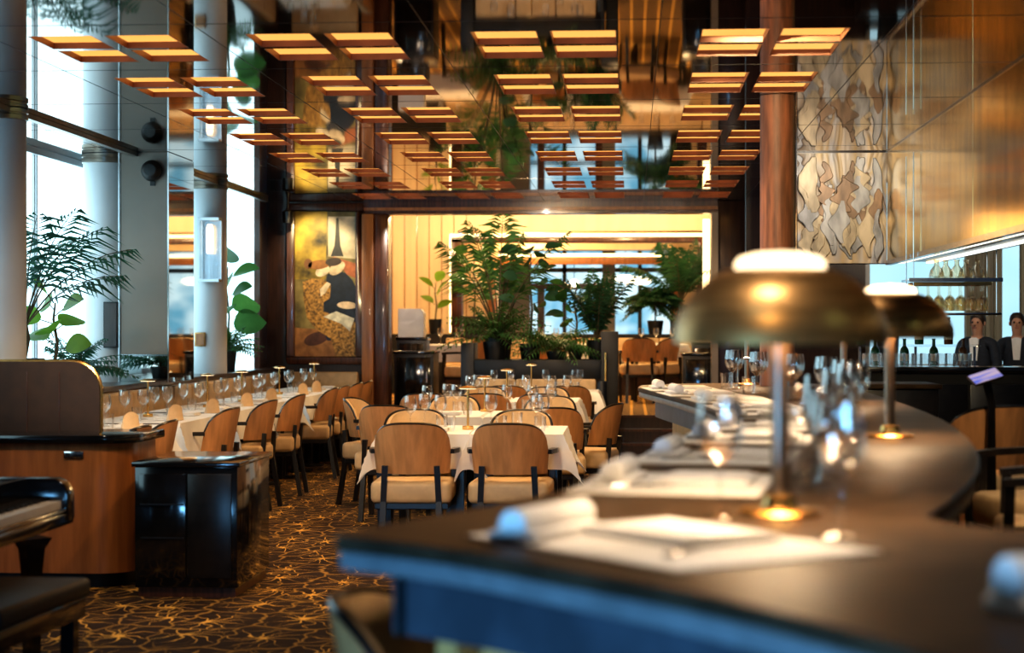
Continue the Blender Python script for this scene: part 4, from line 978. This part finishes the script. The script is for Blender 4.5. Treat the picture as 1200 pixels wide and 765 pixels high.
# carved relief: overlapping flowing slabs in silver, beige and bronze
m = MB(); m.box(1.295, 1.983, 14.45, 14.46, 1.88, ZC-.01); m.build('relief_ground', M['relief'], rl, 'mottled silver and bronze ground')
rr = random.Random(5)
RM = [mat('relief_silver', (.36, .35, .35), .42, .25, var=.3, scale=5, stretch=(3, 3, 1), bump=.2), mat('relief_beige', (.50, .40, .27), .45, .2, var=.3, scale=5, stretch=(3, 3, 1), bump=.2), mat('relief_bronze', (.24, .15, .09), .42, .3, var=.35, scale=5, stretch=(3, 3, 1), bump=.2)]
for i in range(34):
    h = rr.uniform(.18, .50); w0 = rr.uniform(.035, .085); cx = rr.uniform(1.31+w0, 1.97-w0); z0 = rr.uniform(1.885, ZC-.02-h); ph = rr.uniform(0, 6); fq = rr.uniform(5, 9); am = rr.uniform(.01, .03); n = 18
    side = []
    for k in range(n+1):
        t = k/n; z = z0+h*t; wv = w0*(math.sin(PI*min(.97, max(.03, t)))**.6)*(1+.25*math.sin(fq*2*t+ph)); c_ = cx+am*math.sin(fq*t+ph); side.append((c_-wv, c_+wv*(.7+.3*math.cos(ph+7*t)), z))
    pl_ = [(max(1.297, a), z) for a, b, z in side] + [(min(1.981, b), z) for a, b, z in reversed(side)]
    dp = .010+.030*rr.random(); m = MB(); m.xf = Matrix(((1, 0, 0, 0), (0, 0, 1, 0), (0, 1, 0, 0), (0, 0, 0, 1))); m.prism([(x, z) for x, z in pl_], 14.45-dp, 14.452)
    m.build('relief_layer', RM[(i*7+i//3) % 3], rl, bevel=.004, seg=1)

# back window wall with curtains
YW = 19.4
m = MB(); m.box(1.2, 6, YW, YW+.15, 0, .95); m.box(1.2, 6, YW, YW+.15, 2.9, 3.4); m.box(1.2, 2.44, YW-.02, YW+.15, .95, 2.9); struct('wall_window_right', m, M['mahogany_dark'])  # left piece added to keep window glare out of the ceiling mirror
m = MB(); m.box(1.2, 6, YW+.05, YW+.08, .95, 2.9); wr = struct('window_7', m, M['window_bar'])
m = MB()
for x in (2.46, 3.52, 4.72): m.box(x-.03, x+.03, YW, YW+.05, .95, 2.9)
m.box(1.2, 6, YW, YW+.05, .95, 1.0); m.build('window_frame', M['column_white'], wr)
for k, (a, b) in enumerate(((3.43, 3.81), (3.98, 4.5))):
    tag(curtain(a, 19.2, b, 19.2, .3, 2.85, .035, 4.5, 70).build('drape', M['curtain_grey']), 'taupe floor-length drape at the bar window, %s one' % ('left', 'right')[k], 'curtain')
m = MB(); m.box(1.2, 6, 14.6, 19.6, 3.3, 3.4); struct('ceiling_bar_bay', m, M['mahogany_dark'])
a, b = palm_mb(14, .45, 1, .5, .16, 31, (.5, 1.3), .014, 12, .005)
plant('potted_palm', 'small dark palm at the bar window between the lamps', (2.60, 18.85, .95), a, b, .12, .5, 'leaf_dark')
m = MB(); m.box(2.3, 2.9, 18.6, 19.1, 0, .949); struct('trim_22', m, M['mahogany_dark'], label='dark stand below the bar window')
# back bar
bbk = T('back_bar', 'dark back bar cabinet below the bar window', 'cabinet', (0, 0, 0))
m = MB(); m.box(1.40, 4.2, 13.0, 13.55, 0, 1.06); m.build('carcass', M['black_matte'], bbk)
m = MB(); m.box(1.38, 4.22, 12.97, 13.58, 1.06, 1.10); m.build('worktop', M['black'], bbk, bevel=.004)
for i in range(6): m = MB(); m.box(1.44+i*.46, 1.44+i*.46+.44, 12.985, 13.0, .2, .98); m.build('door', M['chair_dark'], bbk, bevel=.003)
wk = T('work_cabinet', 'dark under-counter cabinet with a stone top behind the lamps', 'cabinet', (0, 0, 0))
m = MB(); m.box(1.32, 1.93, 11.7, 12.3, 0, .99); m.build('carcass', M['chair_dark'], wk, bevel=.01)
m = MB(); m.box(1.30, 1.95, 11.68, 12.32, .99, 1.02); m.build('worktop', M['counter'], wk, bevel=.004)
# low brown joinery behind the stools
lw = T('service_counter', 'brown wooden service counter behind the bar stools', 'cabinet', (0, 0, 0))
m = MB(); m.box(1.60, 3.2, 8.6, 9.1, 0, .90); m.build('carcass', M['honey'], lw)
m = MB(); m.box(1.58, 3.22, 8.58, 9.12, .90, .94); m.build('worktop', M['black'], lw, bevel=.004)
# rows of glasses on the back bar
gb = Proto(make_glass([(r, z*1.05) for r, z in TUMB], 'bar_tumbler', n=12))
for r in range(2):
    for i in range(13):
        gb.at((1.66+i*.058+r*.02, 13.10+r*.10, 1.101), 0, 'upturned-row bar tumbler, %s from the left in the %s row on the back bar' % (ORD[i], ('front', 'rear')[r]), 'tumblers on the back bar')
# low bottle shelf and bottles
sh = T('bottle_shelf', 'pale glass bottle shelf standing on the back bar', 'shelf', (0, 0, 0))
m = MB(); m.box(1.62, 2.50, 13.34, 13.52, 1.24, 1.255); m.build('shelf_board', M['pane'], sh, bevel=.002)
for x in (1.65, 2.05, 2.47): m = MB(); m.box(x-.008, x+.008, 13.42, 13.44, 1.101, 1.24); m.build('post', M['chrome'], sh)
BOT = [(0, 0), (.034, 0), (.036, .01), (.036, .14), (.030, .165), (.014, .19), (.0125, .25), (.015, .252), (.015, .262), (0, .262)]
def bottle(mn_, lab):
    t = T('bottle', lab, 'bottle'); MB().lathe([(r*.9, z*.75) for r, z in BOT], 14, cap=False).build('bottle_body', M[mn_], t); MB().lathe([(.0328, .035), (.0332, .036), (.0332, .085), (.0328, .086)], 14, cap=False).build('paper_label', M['label'], t); return t
pb = [Proto(bottle('bottle_green', '')), Proto(bottle('bottle_brown', ''))]
for i in range(8):
    k = 0 if i in (0, 1, 3, 4, 5) else 1
    pb[k].at((1.66+i*.105, 13.46, 1.101 if i % 2 else 1.256), 0, '%s glass bottle on the back bar, %s from the left' % (('green', 'brown')[k], ORD[i]), 'bottles on the back bar')
# hanging glass shelf with carafes above and stemware below
hs_ = T('hanging_shelf', 'two-tier glass shelf hung from the bulkhead with stemware', 'shelf', (0, 0, 0))
m = MB(); m.box(1.93, 2.56, 12.9, 13.3, 1.70, 1.716); m.build('upper_shelf', M['pane'], hs_, bevel=.002)
m = MB(); m.box(1.925, 2.565, 12.885, 12.9, 1.695, 1.722); m.build('shelf_edge', M['chrome'], hs_)
m = MB(); m.box(2.02, 2.56, 12.9, 13.3, 1.465, 1.48); m.build('lower_shelf', M['chrome'], hs_, bevel=.002)
for x in (1.96, 2.53):
    for y in (12.93, 13.27): MB().tube([(x, y, 1.46), (x, y, 2.6)], .004, 6).build('hanging_rod', M['chrome'], hs_)
m = MB()
for i in range(6): y = 12.95+i*.06; m.box(1.97, 2.5, y-.004, y+.004, 1.672, 1.695)
m.build('glass_rack', M['brass'], hs_)
hg = make_glass([(r*.85, -z*.95) for r, z in WINE], 'hanging_glass', m='glass_amber', n=12); hgp = Proto(hg)
for r in range(3):
    for i in range(7): hgp.at((2.0+i*.075+r*.012, 12.98+r*.12, 1.690), 0, 'stemmed glass hanging upside down, %s from the left in the %s hanging row' % (ORD[i], ('front', 'middle', 'rear')[r]), 'glasses hanging under the bar shelf')
CAR = [(0, 0), (.05, 0), (.054, .02), (.045, .06), (.018, .095), (.016, .12), (.022, .135), (.02, .135), (.014, .12), (.016, .095), (.042, .06), (.05, .02), (0, .006)]
cp = make_glass(CAR, 'carafe', m='glass_amber'); cp['category'] = 'carafe'; cpp = Proto(cp)
for i in range(5): cpp.at((2.13+i*.07, 13.0+.04*(i % 2), 1.717), 0, 'clear carafe on the hanging bar shelf, %s from the left' % ORD[i], 'carafes on the hanging shelf')

# point of sale screen
ps = T('till_screen', 'tilted lit till screen on a black stand at the right', 'screen', (1.50, 7.9, 0))
m = MB(); m.xf = Matrix.Translation((0, 0, 1.165)) @ Matrix.Rotation(R(-18), 4, 'Y') @ Matrix.Rotation(R(14), 4, 'X') @ Matrix.Scale(.72, 4); m.box(-.09, .09, -.10, .10, -.008, .006); m.build('screen_housing', M['chair_dark'], ps, bevel=.003)
m = MB(); m.xf = Matrix.Translation((0, 0, 1.165)) @ Matrix.Rotation(R(-18), 4, 'Y') @ Matrix.Rotation(R(14), 4, 'X') @ Matrix.Scale(.72, 4); m.box(-.082, .082, -.092, .092, .0065, .0085); m.build('display', M['screen'], ps)
MB().tube([(0, 0, 1.16), (.03, .03, 1.05), (.03, .03, .0)], [.02, .016, .03], 10).build('stand', M['chair_dark'], ps)

# ---------------------------------------------------------------- person behind the bar, second figure added as a mirror reflection
def skin(name, nodes, edges, m, parent, root=0, sub=2):
    me = bpy.data.meshes.new(name); me.from_pydata([n[0] for n in nodes], edges, []); o = bpy.data.objects.new(name, me); COL.objects.link(o); o.parent = parent
    me.materials.append(m); md = o.modifiers.new('skin', 'SKIN'); md.use_smooth_shade = True
    for i, n in enumerate(nodes):
        r = n[1]; me.skin_vertices[0].data[i].radius = r if isinstance(r, tuple) else (r, r)
    me.skin_vertices[0].data[root].use_root = True
    s = o.modifiers.new('sub', 'SUBSURF'); s.levels = 1; s.render_levels = sub
    return o
def person(label, loc, rz, flip=1):
    t = T('person', label, 'person', loc, rz); t.scale = (.87, .87, .87)
    B = [((0, 0, .92), (.15, .10)), ((0, 0, 1.10), (.14, .095)), ((0, 0, 1.30), (.165, .105)), ((0, 0, 1.42), (.10, .07)), ((0, .01, 1.49), .05), ((0, .015, 1.56), (.066, .075)), ((0, .01, 1.66), (.075, .09)), ((0, .0, 1.72), (.055, .065)),
         ((.17, 0, 1.40), .055), ((.22, .02, 1.14), .045), ((.14, .20, 1.02), .035), ((.09, .27, 1.02), .03),
         ((-.17, 0, 1.40), .055), ((-.22, .02, 1.14), .045), ((-.14, .20, 1.06), .035), ((-.09, .27, 1.07), .03),
         ((.09, 0, .85), .085), ((.10, .01, .48), .06), ((.10, -.01, .08), .04), ((.11, .12, .03), .035),
         ((-.09, 0, .85), .085), ((-.10, .01, .48), .06), ((-.10, -.01, .08), .04), ((-.11, .12, .03), .035)]
    E_ = [(0, 1), (1, 2), (2, 3), (3, 4), (4, 5), (5, 6), (6, 7), (3, 8), (8, 9), (9, 10), (10, 11), (3, 12), (12, 13), (13, 14), (14, 15), (0, 16), (16, 17), (17, 18), (18, 19), (0, 20), (20, 21), (21, 22), (22, 23)]
    for sx, b in ((1, 11), (-1, 15)):
        hx, hy, hz = B[b][0]
        for k in range(4):
            j = len(B); B.append(((hx-sx*(.02*k-.03), hy+.05, hz-.005), .010)); B.append(((hx-sx*(.02*k-.03), hy+.085-.006*abs(k-1), hz-.02), .008)); E_ += [(b, j), (j, j+1)]
        j = len(B); B.append(((hx-sx*.045, hy+.02, hz+.02), .011)); E_ += [(b, j)]
    skin('body', B, E_, M['skin'], t)
    J = [((0, 0, .86), (.175, .125)), ((0, 0, 1.10), (.16, .115)), ((0, 0, 1.30), (.185, .125)), ((0, -.005, 1.425), (.11, .085)),
         ((.18, 0, 1.41), .07), ((.23, .02, 1.14), .06), ((.155, .17, 1.035), .048), ((-.18, 0, 1.41), .07), ((-.23, .02, 1.14), .06), ((-.155, .17, 1.07), .048)]
    skin('jacket', J, [(0, 1), (1, 2), (2, 3), (3, 4), (4, 5), (5, 6), (3, 7), (7, 8), (8, 9)], M['suit'], t)
    Q = [((0, 0, .92), (.16, .115)), ((.09, 0, .84), .10), ((.10, .01, .48), .075), ((.10, -.005, .07), .06), ((-.09, 0, .84), .10), ((-.10, .01, .48), .075), ((-.10, -.005, .07), .06)]
    skin('trousers', Q, [(0, 1), (1, 2), (2, 3), (0, 4), (4, 5), (5, 6)], M['suit'], t)
    m = MB(); m.prism([(-.035, 1.22), (.035, 1.22), (.055, 1.46), (.02, 1.475), (-.02, 1.475), (-.055, 1.46)], .105, .128); m.v = [(x, z, y) for x, y, z in m.v]; m.build('shirt_front', M['shirt'], t, 'white shirt front')
    m = MB(); m.lathe([(0, .105), (.05, .10), (.082, .07), (.094, .03), (.092, -.02), (.085, -.05)], 18, (0, -.012, 1.655), cap=False)
    m.v = [(x*.92, y*1.08 if y < 0 else y*.9, z + (.04 if y > .03 else 0)*max(0, 1-(z-1.6)/.16)) for x, y, z in m.v]; m.build('hair', M['hair'], t)
    for sx in (-1, 1):
        MB().lathe([(0, -.011), (.008, -.008), (.011, 0), (.008, .008), (0, .011)], 8, (sx*.03, .088, 1.645), cap=False).build('eye', M['black_matte'], t)
        MB().lathe([(0, -.03), (.012, -.02), (.014, .01), (0, .03)], 8, (sx*.079, .005, 1.635), cap=False).build('ear', M['skin'], t)
    MB().tube([(0, .09, 1.65), (0, .112, 1.615), (0, .095, 1.607)], [.008, .014, .010], 8).build('nose', M['skin'], t)
    MB().box(-.022, .022, .083, .094, 1.578, 1.586).build('mouth', mat('lips', (.35, .12, .10), .5), t)
    return t
person('person in a dark navy suit standing behind the back bar, left one', (3.36, 18.1, 0), R(150))
person('added figure for the mirror reflection of the suited person, at the frame edge', (3.80, 18.4, 0), R(165))

# ---------------------------------------------------------------- light: unseen lamps, mostly fill added to brighten parts, no fittings built
def spot(loc, tgt, e, col, size=60, blend=.6, r=.006):
    l = bpy.data.lights.new('spot', 'SPOT'); l.energy = e; l.color = col; l.spot_size = R(size); l.spot_blend = blend; l.shadow_soft_size = r
    o = bpy.data.objects.new('spot_lamp', l); COL.objects.link(o); o.location = loc; o.rotation_euler = (Vector(tgt)-Vector(loc)).to_track_quat('-Z', 'Y').to_euler(); return o
def point(loc, e, col, r=.05):
    l = bpy.data.lights.new('point', 'POINT'); l.energy = e; l.color = col; l.shadow_soft_size = r
    o = bpy.data.objects.new('point_lamp', l); COL.objects.link(o); o.location = loc; return o
def area(loc, tgt, sx, sy, e, col):
    l = bpy.data.lights.new('area', 'AREA'); l.shape = 'RECTANGLE'; l.size = sx; l.size_y = sy; l.energy = e; l.color = col
    o = bpy.data.objects.new('area_lamp', l); COL.objects.link(o); o.location = loc; o.rotation_euler = (Vector(tgt)-Vector(loc)).to_track_quat('-Z', 'Y').to_euler(); return o
WARM = (1, .66, .34); COOL = (.62, .82, 1)
for x in (-2.0, -.94, .13):
    for y in (10.9, 13.8, 16.7): spot((x, y, ZC-.01), (x, y, 0), 80, WARM, 120, .8)
spot((-2.5, 7.6, ZC-.02), (-2.7, 9.6, .3), 90, WARM, 70)  # added fill on the booth cabinet
spot((-1.9, 5.4, ZC-.02), (-2.36, 6.9, .7), 55, (1, .78, .6), 34)  # added to brighten the piano keys
spot((-1.0, 8.2, ZC-.02), (-1.0, 8.4, 0), 70, WARM, 110)
spot((.3, 9.6, ZC-.02), (.86, 11, 2.0), 30, WARM, 70)  # added fill for the wooden column
spot((-3.45, 18.9, ZC-.02), (-3.45, YE, 2.05), 75, (1, .8, .45), 60)
spot((1.5, 12.9, ZC-.02), (1.62, 14.45, 2.2), 60, (1, .88, .70), 80)
spot((1.45, 5.6, ZC-.02), (1.5, 7.6, .8), 110, (1, .78, .5), 60)  # added to bring up the right-hand stools
spot((3.2, 15.4, 2.9), (3.6, 19.0, 1.4), 130, (1, .82, .6), 80)  # added fill on the drapes and figures
spot((-.9, 16.6, ZC-.004), (-.9, 19.9, 2.1), 90, WARM, 130)  # added to warm the header and jambs
spot((.35, 18.6, ZC-.004), (.4, 20.2, .3), 40, WARM, 90)
spot((-.3, 1.6, ZC-.02), (.27, 3.378, 1.45), 30, (1, .74, .40), 40)  # added to put a highlight on the nearest dome shade
spot((.6, 8.2, ZC-.02), (1.98, 11.0, 2.3), 130, (1, .78, .42), 100)  # added to brighten the gilded panels
for x, y in ((.05, 3.1), (.42, 2.2), (.2, 4.4), (.4, 6.0), (.5, 7.7), (.35, 9.6)): spot((x, y, ZC-.02), (x, y, 1), 45, (1, .86, .70), 46)
point((-1.6, 28.4, 2.9), 60, (1, .72, .36), .02)  # added fill between the portals
spot((-2.45, 18.9, ZC-.004), (-2.5, 21.2, 1.3), 60, (1, .85, .7), 40)  # added to brighten the white box
spot((-1.0, 18.2, ZC-.004), (-1.0, 19.6, 1.4), 60, (1, .86, .7), 90)
area((-1.5, .7, .55), (.0, 2.6, .95), 1.0, .5, 75, (.20, .56, 1))  # added blue fill low beside the counter, for a window behind the camera
spot((-1.2, 6.3, ZC-.02), (-1.0, 11.0, .6), 360, (1, .80, .58), 44, .7, .2)  # added fill on the near chair backs
spot((-2.4, 6.8, ZC-.02), (-3.0, 13.5, .6), 430, (1, .82, .62), 36, .7, .2)          # added fill aimed at the window-row chairs
for x, y in ((-1.6, 23.5), (.3, 24.5)): point((x, y, 3.2), 110, (1, .72, .36), .15)
point((-3.6, 25.5, 3.1), 90, (1, .74, .42), .15)
area((-.7, 26.6, 3.45), (-.7, 28.2, 2.4), 4, .3, 55, (1, .74, .42))
wd = bpy.data.worlds.new('world'); S.world = wd; wd.use_nodes = True
wd.node_tree.nodes['Background'].inputs[0].default_value = (.35, .5, .75, 1); wd.node_tree.nodes['Background'].inputs[1].default_value = .08
S.view_settings.view_transform = 'Standard'; S.view_settings.exposure = .3
try: S.view_settings.look = 'Medium High Contrast'
except Exception: pass
S.cycles.max_bounces = 8; S.cycles.transparent_max_bounces = 24; S.cycles.sample_clamp_indirect = 6; S.cycles.caustics_reflective = False; S.cycles.caustics_refractive = False
